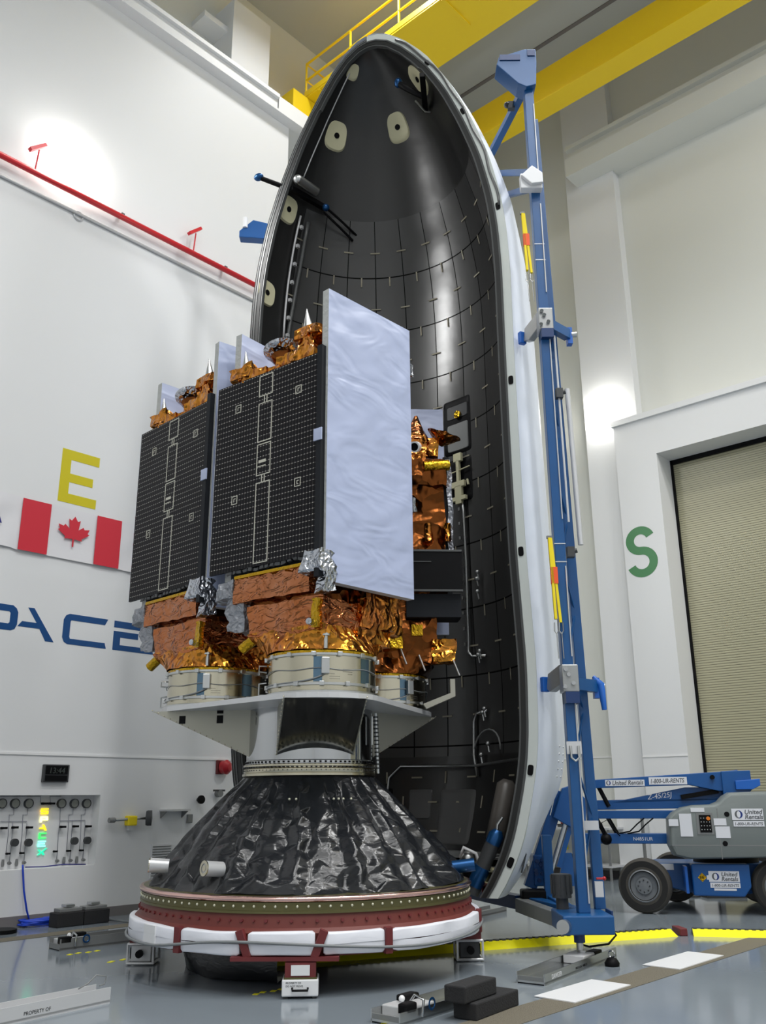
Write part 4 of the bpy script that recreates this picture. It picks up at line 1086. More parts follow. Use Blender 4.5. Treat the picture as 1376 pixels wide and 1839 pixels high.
    for a0, b0 in ((.19, .13), (.765, .14), (.19, .62), (.775, .615)):
        bb, bar = fr(a0, b0, a0 + .05, b0 + .04, .008); bar((a0 + .02, b0 + .013), (a0 + .02, b0 + .028)); bar((a0 + .02, b0 + .013), (a0 + .033, b0 + .013))
        bb.build('hold_down', 'cell_line', SP)
    MB().span((X1_, Y_, zz(ZB)), (X1_ + .014, Y_ + .035, zz(ZT))).build('edge_strip', 'silver_foil', SP)
    MB().span((X0_ - .008, Y_, zz(ZB)), (X0_, Y_ + .03, zz(ZT))).build('edge_strip', 'silver_foil', SP)
    b = MB()
    for k in range(14): b.rbox((X0_ + .3 + k * .085, Y_ - .0, zz(ZB) - .035), (X0_ + .36 + k * .085, Y_ + .03, zz(ZB)), .03)
    b.crumple(.02, 9, 6).build('wire_bundle', 'dark_grey', SP, 60)
    # folded radar wings, one each side
    def wing(x, y0, L, dx, side, name='radar_wing'):
        d = Vector((dx, 1, 0)).normalized(); n = Vector((d.y, -d.x, 0)) * .10
        o_ = Vector((x, y0, zz(3.88))); b = MB(); NA_, NB_ = 28, 60
        def P_(u, v, f): return o_ + d * (u * L) + Vector((0, 0, v * 3.45)) + n * f
        def bulge(u, v):
            e = min(1, min(u, 1 - u) * 14) * min(1, min(v, 1 - v) * 20)
            return e * (.012 * noise.noise(Vector((u * 3, v * 6, side))) + .016 * abs(noise.noise(Vector((u * 2 + v * 5, v * 9 - u * 4, 4)))) + .006 * (u > .8))
        b.grid([[P_(i / NA_, j / NB_, 1 + bulge(i / NA_, j / NB_) / .10) for j in range(NB_ + 1)] for i in range(NA_ + 1)])
        W_ = b.build(name, 'sar_white', t, 180)
        bb = MB().grid([[P_(i / 4, j / 8, 0) for i in range(5)] for j in range(9)])
        for (u0, v0, u1, v1) in ((0, 0, 0, 1), (1, 0, 1, 1), (0, 0, 1, 0), (0, 1, 1, 1)):
            bb.grid([[P_(u0 + (u1 - u0) * k / 20, v0 + (v1 - v0) * k / 20, f) for k in range(21)] for f in (0, 1)])
        bb.build('panel_edge', 'sar_edge', W_)
        return W_
    W1 = wing(.45, -.59, 1.39, .108, 1)
    MB().span((.445, -.665, zz(3.92)), (.515, -.592, zz(6.6))).build('edge_cover', 'panel_back', W1)
    MB().span((.42, -.68, zz(5.44)), (.535, -.665, zz(5.58))).build('hinge_tab', 'sar_white', W1)
    wing(-1.12, -.46, .88, .0, 2)
    for z in (6.6, 5.6, 4.25):
        MB().rbox((.40, -.45, zz(z)), (.50, -.35, zz(z + .12)), .05).crumple(.02, 8, z).build('wing_hinge', 'silver_foil', t, 60)
    for z in (6.72, 4.95): MB().rbox((.60, .80, zz(z)), (.70, .86, zz(z + .16)), .05).crumple(.02, 8, z).build('wing_latch', 'silver_foil', t, 60)
    # foil humps, horn cones and the dish along the top
    def hump(x, y, z, w, d, h, seed, m_='gold'):
        return MB().rbox((x - w / 2, y - d / 2, zz(z)), (x + w / 2, y + d / 2, zz(z + h)), .05).crumple(.055, 6, seed).build('foil_hump', m_, t, 45)
    hump(.06, -.38, 6.56, .5, .3, .2, 1); hump(-.12, -.36, 6.56, .3, .3, .12, 9, 'gold_smooth'); hump(.10, -.36, 6.72, .26, .26, .2, 2)
    h = hump(.13, -.36, 6.90, .34, .30, .15, 3)
    MB().lathe([(.08, 0), (.004, .36)], 14, (.05, -.38, zz(7.0)), (-.12, 0, 1)).build('horn_cone', 'alu', h, 60)
    hump(-.72, -.38, 6.52, .5, .3, .18, 4); h = hump(-.92, -.4, 6.66, .34, .28, .14, 5)
    MB().lathe([(.07, 0), (.004, .32)], 14, (-.90, -.46, zz(6.74)), (-.12, 0, 1)).build('horn_cone', 'alu', h, 60)
    hump(-.42, -.36, 6.54, .3, .26, .16, 6); hump(-.30, -.34, 6.68, .2, .2, .16, 16)
    ax = Vector((-.22, .10, 1)).normalized()
    dsh = MB().lathe([(.001, -.07), (.06, -.06), (.17, -.014), (.24, .015), (.245, .03), (.18, .015), (.001, -.02)], 32, (-.42, -.32, zz(6.93)), ax).build('dish_antenna', 'silver_foil', t, 50)
    MB().lathe([(.05, -.12), (.16, .03)], 12, (-.42, -.32, zz(6.83)), ax).build('dish_mount', 'gold_dark', dsh, 50)
    MB().rbox((.34, -.5, zz(6.60)), (.50, -.2, zz(6.70)), .05).crumple(.03, 7, 12).build('foil_collar', 'sar_edge', t, 60)
    MB().rbox((-1.15, -.5, zz(6.46)), (-.98, -.3, zz(6.58)), .05).crumple(.03, 7, 13).build('foil_collar', 'grey_foil', t, 60)
    return t
s0 = satellite('nearest radar satellite, with a dark solar panel beside a tall white panel')
s0.location = G(-.68, 9.95, SZ); s0.rotation_euler = (0, 0, R0 + math.atan2(-.605, .797))
s1 = copy_tree(s0); s1['label'] = 'radar satellite at the left, its dark solar panel partly behind the nearest one'
s1.location = G(-2.06, 11.20, SZ); s1.rotation_euler = (0, 0, R0 + math.atan2(-.70, .71))

# the third satellite, seen from behind in the shade of the fairing
t = thing('radar_satellite', 'dark gold radar satellite standing behind the tall white panel', 'satellite', G(-.04, 11.86, SZ), R0 + RAD(3), 'radar satellites on the dispenser')
zz = lambda z: z - SZ
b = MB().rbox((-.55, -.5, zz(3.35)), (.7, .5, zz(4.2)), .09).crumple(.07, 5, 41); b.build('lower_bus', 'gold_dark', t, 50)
b = MB(); rows = []
for f, z in ((0, SZ + .004), (.6, 3.28), (1, 3.42)):
    row = []
    for k in range(49):
        a = 2 * math.pi * k / 48; m_ = max(abs(math.cos(a)), abs(math.sin(a)))
        row.append((.6 * math.cos(a) * (1 - f) + (.08 + .6 * math.cos(a) / m_) * f, .6 * math.sin(a) * (1 - f) + .5 * math.sin(a) / m_ * f, zz(z)))
    rows.append(row)
b.grid(rows).crumple(.03, 6, 4)
for p in b.v: p.z = max(p.z, .003)
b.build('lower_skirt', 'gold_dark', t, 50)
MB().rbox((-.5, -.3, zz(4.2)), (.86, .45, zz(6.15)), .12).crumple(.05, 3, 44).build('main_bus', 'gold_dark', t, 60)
MB().span((.86, -.25, zz(4.2)), (.94, .5, zz(6.2))).build('side_cover', 'panel_back', t)
MB().rbox((.90, -.3, zz(4.6)), (.97, -.2, zz(6.15)), .06).crumple(.03, 4, 45).build('side_strip', 'grey_foil', t, 60)
sp = MB().span((.05, -.66, zz(4.22)), (1.02, -.6, zz(4.76))).build('solar_panel', 'black', t)
MB().span((.05, -.67, zz(4.74)), (1.02, -.66, zz(4.765))).span((.05, -.67, zz(4.215)), (1.02, -.66, zz(4.24))).span((.3, -.67, zz(4.6)), (.62, -.66, zz(4.61))).build('edge_strip', 'rubber_mid', sp)
MB().span((.3, -.58, zz(3.9)), (1.0, -.2, zz(4.2))).build('harness_box', 'panel_back', t)
W_ = MB().grid([[(-.7 + i * .085, .72 + .015 * noise.noise(Vector((i * .5, j * .4, 2))), zz(3.9) + j * .115) for i in range(21)] for j in range(31)]).build('radar_wing', 'sar_white', t, 180)
MB().span((-.7, .73, zz(3.9)), (1.0, .80, zz(7.34))).build('panel_edge', 'sar_edge', W_)
h = MB().rbox((.2, -.35, zz(6.1)), (.62, .1, zz(6.5)), .06).crumple(.05, 5, 50).build('foil_hump', 'gold', t, 45)
MB().lathe([(.2, 0), (.12, .18), (.02, .42)], 14, (.5, -.2, zz(6.42))).crumple(.025, 8, 3).build('horn_cone', 'gold_smooth', h, 60)
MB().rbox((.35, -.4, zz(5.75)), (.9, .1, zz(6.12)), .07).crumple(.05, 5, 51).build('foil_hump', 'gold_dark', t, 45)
MB().lathe([(.02, -.16), (.16, -.05), (.24, .02), (.2, .02), (.01, -.02)], 24, (.88, -.25, zz(6.52)), (.35, -.25, 1)).crumple(.02, 8, 6).build('dish_antenna', 'gold', t, 45)
MB().rbox((.62, -.3, zz(6.2)), (.8, -.1, zz(6.45)), .06).crumple(.03, 7, 9).build('foil_hump', 'gold', t, 45)
o = MB().lathe([(.055, 0), (.075, 0), (.075, .16), (.055, .16), (.055, 0)], 24, (.48, -.42, zz(6.28)), (-.3, -1, -.4)).build('sight_tube', 'white', t, 40)
MB().disc(Vector((.48, -.42, zz(6.28))) + Vector((-.3, -1, -.4)).normalized() * .13, (-.3, -1, -.4), .055, .006, 20).build('tube_mouth', 'black', o)
MB().tube([(.58, -.42, zz(6.0)), (.92, -.40, zz(6.03))], .075, 14).crumple(.012, 9, 3).build('thruster', 'tape_gold', t, 50)
for x in (.62, .88): MB().tube([(x, -.38, zz(4.95)), (x, -.38, zz(5.2))], .05, 12).crumple(.012, 9, x).build('thruster', 'gold', t, 50)
for x, z in ((.45, 3.42), (.88, 3.36), (.22, 3.5)): MB().tube([(x, -.56, zz(z)), (x + .07, -.6, zz(z - .2))], .013, 8).build('strut', 'alu', t, 60)
MB().rbox((.62, -.56, zz(3.35)), (.92, -.3, zz(3.62)), .06).crumple(.05, 7, 61).build('foil_knot', 'gold', t, 45)
MB().rbox((.08, -.66, zz(3.5)), (.24, -.5, zz(3.72)), .05).crumple(.04, 8, 62).rbox((.36, -.6, zz(3.66)), (.5, -.52, zz(3.8)), .05).build('tape_wrap', 'tape_gold', t, 45)
o = tag(MB().prism([(0, 0), (.36, .15), (.36, .36), (.30, .36), (.30, .19), (-.04, .06)], G(.52, 11.42, 2.757), RT, UP, .12).build('tie_bracket', 'bracket_metal'), 'bent tan metal bracket beside the back separation ring', 'bracket')
# ------------------------------------------------------------------ blue lifting frame behind the fairing
TA, TB = 2.11, 10.70
t = thing('lifting_tower', 'tall blue steel tower holding the right edge of the white fairing', 'tower', G(TA, TB, 0), R0)
MB().span((0, 0, .50), (.13, .16, 11.75)).build('front_post', 'blue_steel', t, bevel=.008)
MB().beam((.32, .40, .50), (.17, .34, 11.3), .10, .12).build('rear_post', 'blue_steel', t, bevel=.008)
b = MB()
for k in range(9):
    z = .9 + k * 1.2; f = k / 9; b.beam((.10, .14, z), (.30 - .14 * f, .36, z + .6), .02, .02); b.beam((.30 - .14 * f, .36, z + .6), (.10, .14, z + 1.2), .02, .02)
b.build('lattice', 'blue_steel', t)
b = MB()
for z in (8.95, 8.70, 4.68, 4.45): b.span((-.004, -.005, z), (.134, 0, z + .012))
for z0, z1 in ((5.0, 7.5), (8.2, 9.6), (9.9, 11.3), (3.3, 4.4), (.6, 2.9)): b.tube([(.115, -.012, z0), (.115, -.012, z1)], .008, 5)
b.tube([(.2, .1, 7.6), (.22, .12, 5.0)], .014, 6)
b.build('lines', 'alu_white', t)
MB().tube([(.39, .3, 4.75), (.36, .28, 6.9)], .035, 10).build('lift_cylinder', 'alu_white', t, 60)
MB().span((-.22, -.22, .31), (.33, .5, .50)).build('base_box', 'blue_steel', t, bevel=.015)
b = MB().box((.34, .05, .42), (.02, .28, .22)); b.build('side_plate', 'blue_dark', t)
MB().disc((-.20, -.22, .40), (-.5, -1, .05), .07, .09, 18).build('end_knob', 'alu', t, 50)
b = MB().tube([(-.01, .02, .31), (-.01, .02, .21)], .06, 14); b.build('leg', 'blue_dark', t, 50)
MB().tube([(-.01, .02, .22), (-.01, .02, .1375)], .04, 14).build('leg', 'alu', t, 50)
MB().tube([(-.10, .42, .50), (-.10, .42, .62), (-.10, .42, .62), (-.10, .42, .87)], [.07, .07, .11, .11], 18).build('motor', 'dark_grey', t, 40)
b = MB()
for k in range(10): b.box((-.10 + .115 * math.cos(k * .63), .42 + .115 * math.sin(k * .63), .76), (.02, .012, .2), k * .63)
b.build('motor_fins', 'dark_grey', t)
MB().span((.20, .02, .66), (.29, .06, .82)).build('control_box', 'alu_white', t)
MB().ball((.31, .03, .85), .022, 6).tube([(.22, .02, .85), (.31, .03, .85)], .012, 6).build('red_switch', 'red', t, 60)
MB().tube([(.36, .2, .36), (.42, .15, .26), (.32, .1, .18), (.1, .06, .16), (.03, .03, .18)], .012, 6).build('air_line', 'black', t, 180)
# head and upper struts
hp_ = [(-.40, 0), (-.36, .14), (.02, .28), (.19, .28), (.19, .05), (.16, -.36), (.02, -.40), (-.10, -.34)]
MB().prism(hp_, (0, .2, 11.95), (1, 0, 0), (0, 0, 1), .28).build('head', 'blue_steel', t, bevel=.01)
b = MB().span((-.35, -.095, 12.02), (-.05, -.075, 12.12)).span((.06, -.095, 12.1), (.17, -.075, 12.2)); b.build('head_slot', 'blue_dark', t)
MB().beam((.03, .14, 11.72), (-.33, 1.9, 11.84), .10, .10).build('strut', 'blue_steel', t)
MB().beam((.04, .16, 10.25), (-.22, 1.7, 11.45), .09, .09).build('strut', 'blue_steel', t)
MB().beam((.04, .16, 9.98), (-.08, 1.6, 10.95), .09, .09).build('strut', 'blue_steel', t)
MB().box((-.12, .5, 11.72), (.1, .08, .12)).ball((-.18, .5, 11.74), .05, 6).build('pulley', 'dark_grey', t, 60)
MB().span((-.16, -.12, 9.78), (.14, 0, 10.02)).prism([(-.16, 0), (.0, .16), (.14, .04), (.14, -.12), (-.02, -.14)], (0, -.12, 9.95), (1, 0, 0), (0, 0, 1), .06).build('white_clamp', 'white', t, bevel=.01)
# clamp carriages that grip the shell
def carriage(z, reach):
    o = MB().span((-.02, -.05, z - .2), (.17, .18, z + .12)).build('carriage', 'cast', t, bevel=.012)
    jd = Vector((-.36, .80, 0)).normalized()
    MB().prism([(0, -.06), (0, .14), (.12, .14), (reach - .065, .06), (reach - .025, -.12), (.34, -.16), (.14, -.10)], (.03, .02, z), jd, (0, 0, 1), .1).build('jaw', 'cast', o, bevel=.01)
    MB().box(Vector((.03, .02, z - .06)) + jd * reach, (.07, .1, .18), math.atan2(jd.y, jd.x)).build('jaw_pad', 'blue_bright', o, bevel=.012)
    b = MB()
    for q in ((.02, -.07, .06), (.05, -.07, .0), (.1, -.07, -.1), (.0, -.07, -.14)): b.disc((q[0], q[1] + .02, z + q[2]), (0, -1, 0), .025, .03, 10)
    b.build('bolts', 'chrome', o, 50)
    MB().span((-.0, -.08, z - .33), (.16, .14, z - .2)).build('carriage_foot', 'blue_dark', o)
    MB().beam((.15, .05, z - .1), (.42, .3, z - .1), .10, .14).build('outrigger', 'blue_steel', o)
    MB().box((.45, .32, z - .12), (.07, .1, .24)).build('outrigger_plate', 'blue_bright', o)
    MB().disc((.48, .3, z - .1), (1, -.2, 0), .04, .07, 10).build('clamp_screw', 'alu', o, 50)
carriage(7.82, .485); carriage(3.08, .435)
MB().tube([(.42, .3, 3.1), (.5, .28, 3.0), (.52, .28, 2.7)], [.02, .05, .03], 8).build('hook_strap', 'blue_bright', t, 60)
MB().span((-.02, -.03, 2.18), (.15, .0, 2.32)).build('shackle_plate', 'alu_white', t)
MB().tube([(.02, -.04, 2.27), (.02, -.06, 2.14), (.065, -.06, 2.1), (.11, -.06, 2.14), (.11, -.04, 2.27)], .014, 8).build('shackle', 'alu', t, 60)
MB().span((.16, .2, 1.35), (.33, .26, 1.45)).build('tie_plate', 'alu_white', t)
for z in (6.75, 4.6): MB().box((.21, .1, z), (.09, .09, .13)).tube([(.21, .1, z), (.29, .08, z + .02)], .03, 8).build('cylinder_clevis', 'dark_grey', t)
# lower frame: floor beams, the tilted arm and its cylinder, reaching back under the shell
MB().beam((-.02, .25, .36), (-.42, 1.6, .42), .14, .16).build('floor_beam', 'mid_grey', t, bevel=.01)
MB().beam((.2, .5, .40), (-.4, 1.9, .44), .16, .16).build('floor_beam', 'blue_steel', t, bevel=.01)
MB().beam((.02, .48, .44), (-.05, 2.2, .48), .12, .14).build('floor_beam', 'blue_steel', t, bevel=.01)
MB().beam((-.05, 1.55, .45), (-.05, 1.55, 1.25), .10, .12).build('upright', 'blue_steel', t, bevel=.01)
MB().beam((.22, 1.85, 1.78), (-.25, 1.85, .6), .14, .16).build('tilt_arm', 'blue_lift', t, bevel=.01)
MB().prism([(-.14, -.2), (.0, .16), (.14, .2), (.30, .02), (.28, -.3), (.1, -.34)], (.22, 1.78, 1.66), (1, 0, 0), (0, 0, 1), .1).build('arm_knuckle', 'blue_lift', t, bevel=.01)
MB().beam((.36, 1.75, 1.5), (.12, 1.75, .85), .08, .06).build('side_link', 'blue_lift', t)
MB().tube([(.26, 1.74, 1.42), (.02, 1.74, .8)], .035, 10).build('hydraulic_ram', 'alu', t, 60)
MB().span((-.20, 1.75, .62), (.02, 2.1, 1.0)).build('valve_manifold', 'blue_lift', t, bevel=.02)
b = MB()
random.seed(9)
for k in range(12): b.disc((random.uniform(-.18, .0), 1.75, random.uniform(.66, .96)), (0, -1, 0), .025, .04, 8)
b.build('manifold_ports', 'blue_dark', t, 50)
MB().span((-.40, 1.5, .46), (-.08, 1.74, .60)).build('battery_box', 'black', t, bevel=.02)
MB().prism([(0, 0), (.26, 0), (.2, .4), (.1, .4)], (.10, 1.8, .62), (1, 0, 0), (0, 0, 1), .05).build('gusset', 'blue_lift', t)
MB().tube([(-1.1, 3.6, 0.034), (-1.1, 3.6, .1), (-1.1, 3.6, .1), (-1.1, 3.6, .5)], [.11, .11, .05, .05], 12).build('leg', 'dark_grey', t, 50)
MB().beam((-.4, 1.7, .44), (-1.1, 3.6, .44), .14, .16).build('floor_beam', 'blue_dark', t)
# the far mast of the frame, mostly hidden by the shell
t = thing('lifting_mast', 'blue mast bracket showing past the left edge of the fairing', 'tower', G(-1.75, 15.0, 0), R0)
MB().span((-.08, -.1, 0.02), (.08, .1, 11.9)).build('post', 'blue_steel', t)
MB().prism([(-.98, -.10), (-.98, .04), (-.72, .28), (-.50, .22), (0, .05), (0, -.2), (-.7, -.12)], (0, .1, 12.10), (1, 0, 0), (0, 0, 1), .2).build('arm', 'blue_lift', t, bevel=.015)
MB().tube([(-.87, -.1, 12.2), (-.87, -.1, 12.42)], .05, 10).build('beacon', 'white', t, 50)
MB().span((-.2, -.2, 0), (.2, .2, .03)).build('base_plate', 'blue_steel', t)
# slings with orange sleeves hung on the tower
for z0, z1, x, l in ((9.42, 8.5, -.13, 'yellow sling with orange sleeve hanging high beside the blue tower'), (4.75, 3.72, -.05, 'yellow sling with orange sleeve hanging low beside the blue tower')):
    t2 = thing('lifting_sling', l, 'sling', G(TA + x, TB - .03, z1), R0, 'yellow slings on the blue tower')
    h = z0 - z1
    b = MB().beam((-.02, 0, h), (.0, 0, .02), .05, .03).beam((0, 0, h), (.055, 0, -.02), .04, .03); b.build('webbing', 'yellow_strap', t2)
    MB().span((-.028, -.025, h * .44), (.055, .025, h * .64)).build('sleeve', 'orange', t2)
    b = MB()
    for q in (0, .06):
        b.tube([(q - .02, 0, -.02), (q - .025, 0, -.12), (q, 0, -.16), (q + .02, 0, -.12), (q + .02, 0, -.02)], .008, 6); b.tube([(q, 0, -.14), (q + .005, 0, -.45)], .007, 6)
    b.build('hooks', 'alu', t2, 60)
    MB().box((-.02, 0, h + .01), (.06, .04, .03)).build('end_loop', 'mid_grey', t2)

# ------------------------------------------------------------------ blue boom lift at the right
LZ = R0 - RAD(12)
t = thing('boom_lift', 'blue and grey articulated boom lift parked before the roller door', 'lift', G(3.96, 14.9, 0), LZ)
def wheel(x, y, steer=0.0):
    o = MB().lathe([(.22, -.14), (.36, -.14), (.392, -.10), (.396, -.05), (.396, .05), (.392, .10), (.36, .14), (.22, .14)], 48, (x, y + .14, .396), (math.sin(steer), -math.cos(steer), 0)).build('wheel', 'tire', t, 40)
    ax = Vector((math.sin(steer), -math.cos(steer), 0)); c = Vector((x, y + .14, .396))
    MB().lathe([(.2, .135), (.30, .142), (.355, .142)], 48, c, ax).build('sidewall', 'tire_side', o, 40)
    MB().lathe([(.235, .14), (.22, .15), (.20, .10), (.12, .09), (.12, .12), (.0001, .13)], 32, c, ax).build('hub', 'hub', o, 30)
    b = MB()
    for k in range(8): b.ball(c + ax * .13 + Vector((ax.y, -ax.x, 0)) * -.085 * math.cos(k * .785) + Vector((0, 0, .085 * math.sin(k * .785))), .012, 4)
    b.build('lug_nuts', 'dark_grey', o)
wheel(.03, .0, -.22); wheel(1.98, .0); wheel(.62, 1.7, -.2); wheel(1.98, 1.7)
b = MB().prism([(.0, .40), (.10, .66), (.30, .70), (1.9, .70), (2.1, .62), (2.1, .36), (1.6, .26), (.7, .27), (.35, .36)], (0, 1.45, 0), (1, 0, 0), (0, 0, 1), 1.0)
b.build('chassis', 'blue_lift', t, bevel=.02)
MB().tube([(.03, .15, .39), (.62, 1.75, .39)], .07, 10).tube([(1.98, .15, .39), (1.98, 1.75, .39)], .07, 10).build('axle', 'black', t, 50)
o = MB().prism([(.72, .27), (.72, .72), (1.56, .72), (1.56, .40), (1.45, .26)], (0, .24, 0), (1, 0, 0), (0, 0, 1), .26).build('side_box', 'blue_lift', t, bevel=.02)
MB().span((.62, -.01, .30), (.66, .3, .68)).build('step_post', 'blue_bright', o)
def decal(x0, x1, z0, z1, y, parent, name='decal'):
    return MB().span((x0, y - .004, z0), (x1, y, z1)).build(name, 'decal', parent, bevel=.0)
def rental_logo(x, z, r, y, parent):
    K = 24
    MB().prism([(r * math.cos(a), r * math.sin(a)) for a in [math.pi / 2 + math.pi * k / K for k in range(K + 1)]], (x, y, z), (1, 0, 0), (0, 0, 1), .001).build('logo', 'decal_grey', parent)
    MB().prism([(r * math.cos(a), r * math.sin(a)) for a in [-math.pi / 2 + math.pi * k / K for k in range(K + 1)]], (x, y, z), (1, 0, 0), (0, 0, 1), .001).build('logo', 'decal_blue', parent)
    MB().prism([(r * .48 * math.cos(2 * math.pi * k / K) , r * .82 * math.sin(2 * math.pi * k / K)) for k in range(K)], (x, y - .001, z), (1, 0, 0), (0, 0, 1), .001).build('logo', 'decal', parent)
RX = (RAD(90), 0, 0)
def rental_sign(x0, x1, z0, z1, y, parent, extra=False):
    o = decal(x0, x1, z0 + (z1 - z0) * .42, z1, y, parent); o2 = decal(x0 + .01, x1 - .0, z0 + (z1 - z0) * .1, z0 + (z1 - z0) * .38, y, parent)
    h = z1 - z0; w_ = x1 - x0
    rental_logo(x0 + w_ * .22, z0 + h * .71, h * .20, y - .005, o)
    text('United', 'lettering', h * .31, 'decal_grey', o, (x0 + w_ * .40, y - .005, z0 + h * .73), RX, shear=.2, ext=.0005, sx=1.05, bold=.002)
    text('Rentals', 'lettering', h * .31, 'decal_grey', o, (x0 + w_ * .40, y - .005, z0 + h * .48), RX, shear=.2, ext=.0005, sx=1.0, bold=.002)
    text('1-800-UR-RENTS', 'lettering', h * .20, 'decal_grey', o2, (x0 + w_ * .05, y - .005, z0 + h * .165), RX, shear=.2, ext=.0005, sx=w_ / h * .62, bold=.001)
    if extra: decal(x0 + .06, x1 - .06, z0 - .012, z0 + h * .07, y, parent)
rental_sign(.96, 1.40, .36, .62, -.022, o, True)
k = MB().prism([(.80, .53), (.865, .595), (.93, .53), (.865, .465)], (0, -.02, 0), (1, 0, 0), (0, 0, 1), .004).build('hazard_sticker', 'tape_gold', o)
text('EE', 'lettering', .06, 'black', k, (.83, -.026, .51), RX, ext=.0005)
decal(.93, 1.0, .50, .56, -.02, o); decal(.18, .5, .60, .69, .444, t)
# turntable, grey hood
MB().lathe([(.5, .70), (.5, .80)], 32, (1.35, .9, 0)).build('turntable', 'black', t, 40)
hood = [(.42, .98), (.44, 1.38), (.52, 1.46), (.66, 1.535), (.85, 1.57), (1.12, 1.58), (1.22, 1.62), (1.30, 1.70), (1.40, 1.755), (1.95, 1.77), (2.35, 1.72), (2.5, 1.6), (2.5, .95), (2.4, .83), (.70, .79), (.48, .84)]
b = MB(); K = len(hood); rows = []
cx_, cz_ = 1.4, 1.2
for y, s in ((.30, .0), (-.06, .0), (-.13, .012), (-.17, .04), (-.18, .07)):
    rows.append([Vector((x + (cx_ - x) / abs(cx_ - x + 1e-6) * s * min(1, abs(cx_ - x)), y, z + (cz_ - z) * s * 1.6)) for x, z in hood + hood[:1]])
b.grid([r for r in rows]); b.f.append(tuple(len(rows) * (K + 1) - (K + 1) + q for q in range(K)))
HD = b.build('hood', 'lift_grey', t, 35)
MB().span((.46, -.182, .985), (2.4, -.176, 1.0)).span((1.16, -.184, .80), (1.172, -.178, 1.52)).build('hood_groove', 'mid_grey', HD)
MB().span((.85, -.19, 1.15), (1.09, -.182, 1.46)).build('panel_bezel', 'mid_grey', HD)
q = MB().span((.89, -.198, 1.18), (1.06, -.19, 1.43)).build('control_panel', 'black', HD)
b = MB()
for i in range(4):
    for j in range(4): b.disc((.915 + i * .04, -.198, 1.22 + j * .055), (0, -1, 0), .007, .012, 8)
b.build('switches', 'alu_white', q, 50)
MB().disc((1.02, -.198, 1.38), (0, -1, 0), .028, .03, 12).build('warning_light', 'amber', q, 50)
for x0, x1, z0, z1 in ((.44, .58, 1.27, 1.37), (.60, .78, 1.12, 1.45), (.78, .98, 1.475, 1.535), (1.10, 1.28, 1.28, 1.38), (1.11, 1.32, 1.10, 1.265)): decal(x0, x1, z0, z1, -.186, HD)
rental_sign(1.37, 1.82, 1.235, 1.52, -.186, HD)
for x, z in ((1.30, 1.44), (1.23, 1.02)): MB().disc((x, -.178, z), (0, -1, 0), .038, .008, 16).build('hood_latch', 'black', HD)
# booms
def arm(p, q, hgt, wid, name, m_='blue_lift'): return MB().beam(p, q, wid, hgt, (0, 0, 1)).build(name, m_, t, bevel=.008)
def boombox(pts, y0, y1, name, m_='blue_lift'):
    return MB().prism(pts, (0, y1, 0), (1, 0, 0), (0, 0, 1), y1 - y0).build(name, m_, t, bevel=.008)
UB = boombox([(-.72, 1.965), (-.72, 1.835), (-.1, 1.85), (.87, 1.875), (1.3, 1.78), (1.62, 1.78), (1.62, 2.10), (1.35, 2.075)], .40, .62, 'upper_boom')
boombox([(1.36, 1.62), (1.36, 2.08), (1.80, 2.09), (1.80, 1.80), (1.7, 1.70)], .36, .66, 'boom_pivot')
boombox([(1.55, 1.80), (1.55, 1.93), (1.92, 1.96), (1.92, 1.86), (1.8, 1.80)], .30, .50, 'boom_tail', 'blue_bright')
MB().disc((1.22, .40, 1.99), (0, -1, 0), .035, .06, 14).build('pivot_pin', 'black', UB, 50)
d_ = decal(-.45, .17, 1.868, 1.965, .398, UB); rental_logo(-.40, 1.918, .036, .393, d_)
text('United Rentals', 'lettering', .098, 'decal_grey', d_, (-.345, .393, 1.882), (RAD(90), RAD(-1.2), 0), shear=.25, ext=.0005, sx=.84, bold=.002)
d_ = decal(.24, .83, 1.885, 2.0, .398, UB)
text('1-800-UR-RENTS', 'lettering', .095, 'decal_grey', d_, (.255, .393, 1.905), (RAD(90), RAD(-1.2), 0), shear=.25, ext=.0005, sx=.77, bold=.002)
JB = boombox([(-.45, 1.60), (.8, 1.84), (1.36, 1.84), (1.36, 1.64), (.6, 1.62)], .5, .66, 'lower_boom')
MB().beam((.72, .47, 1.69), (1.30, .47, 1.78), .06, .07, (0, 0, 1)).build('lift_cylinder', 'black', t)
text('Z-45/25J', 'lettering', .11, 'decal', JB, (.2, .495, 1.655), (RAD(90), RAD(-6), 0), shear=.2, ext=.0005)
arm((-.62, .58, 1.575), (1.35, .58, 1.60), .15, .16, 'parallel_arm'); arm((-.62, .58, 1.425), (.62, .58, 1.425), .125, .16, 'parallel_arm')
LA = arm((-.85, .58, 1.06), (.6, .58, 1.06), .155, .18, 'base_arm')
text('N4851UR', 'lettering', .075, 'decal', LA, (-.08, .488, 1.03), RX, ext=.0005)
for p, q in (((-.58, .5, 1.9), (-.42, .5, 1.55)), ((-.66, .48, 1.42), (-.48, .48, 1.06)), ((-.46, .64, 1.40), (-.26, .64, 1.02))): MB().tube([p, q], .035, 10).build('ram', 'black', t, 60)
MB().ball((-.5, .5, 1.05), .09, 10).build('elbow_joint', 'black', t, 180)
b = MB()
for k_, (x, s) in enumerate(((.0, .30), (.14, .26))): b.tube([(x + .12, .5, 1.37), (x, .47, 1.28), (x - .12, .47, 1.17), (x - .3, .5, 1.135)], .012, 6)
b.tube([(-.5, .46, 1.1), (-.56, .42, 1.3), (-.44, .44, 1.36), (-.38, .46, 1.2), (-.28, .47, 1.1)], .009, 6); b.build('hoses', 'black', t, 180)

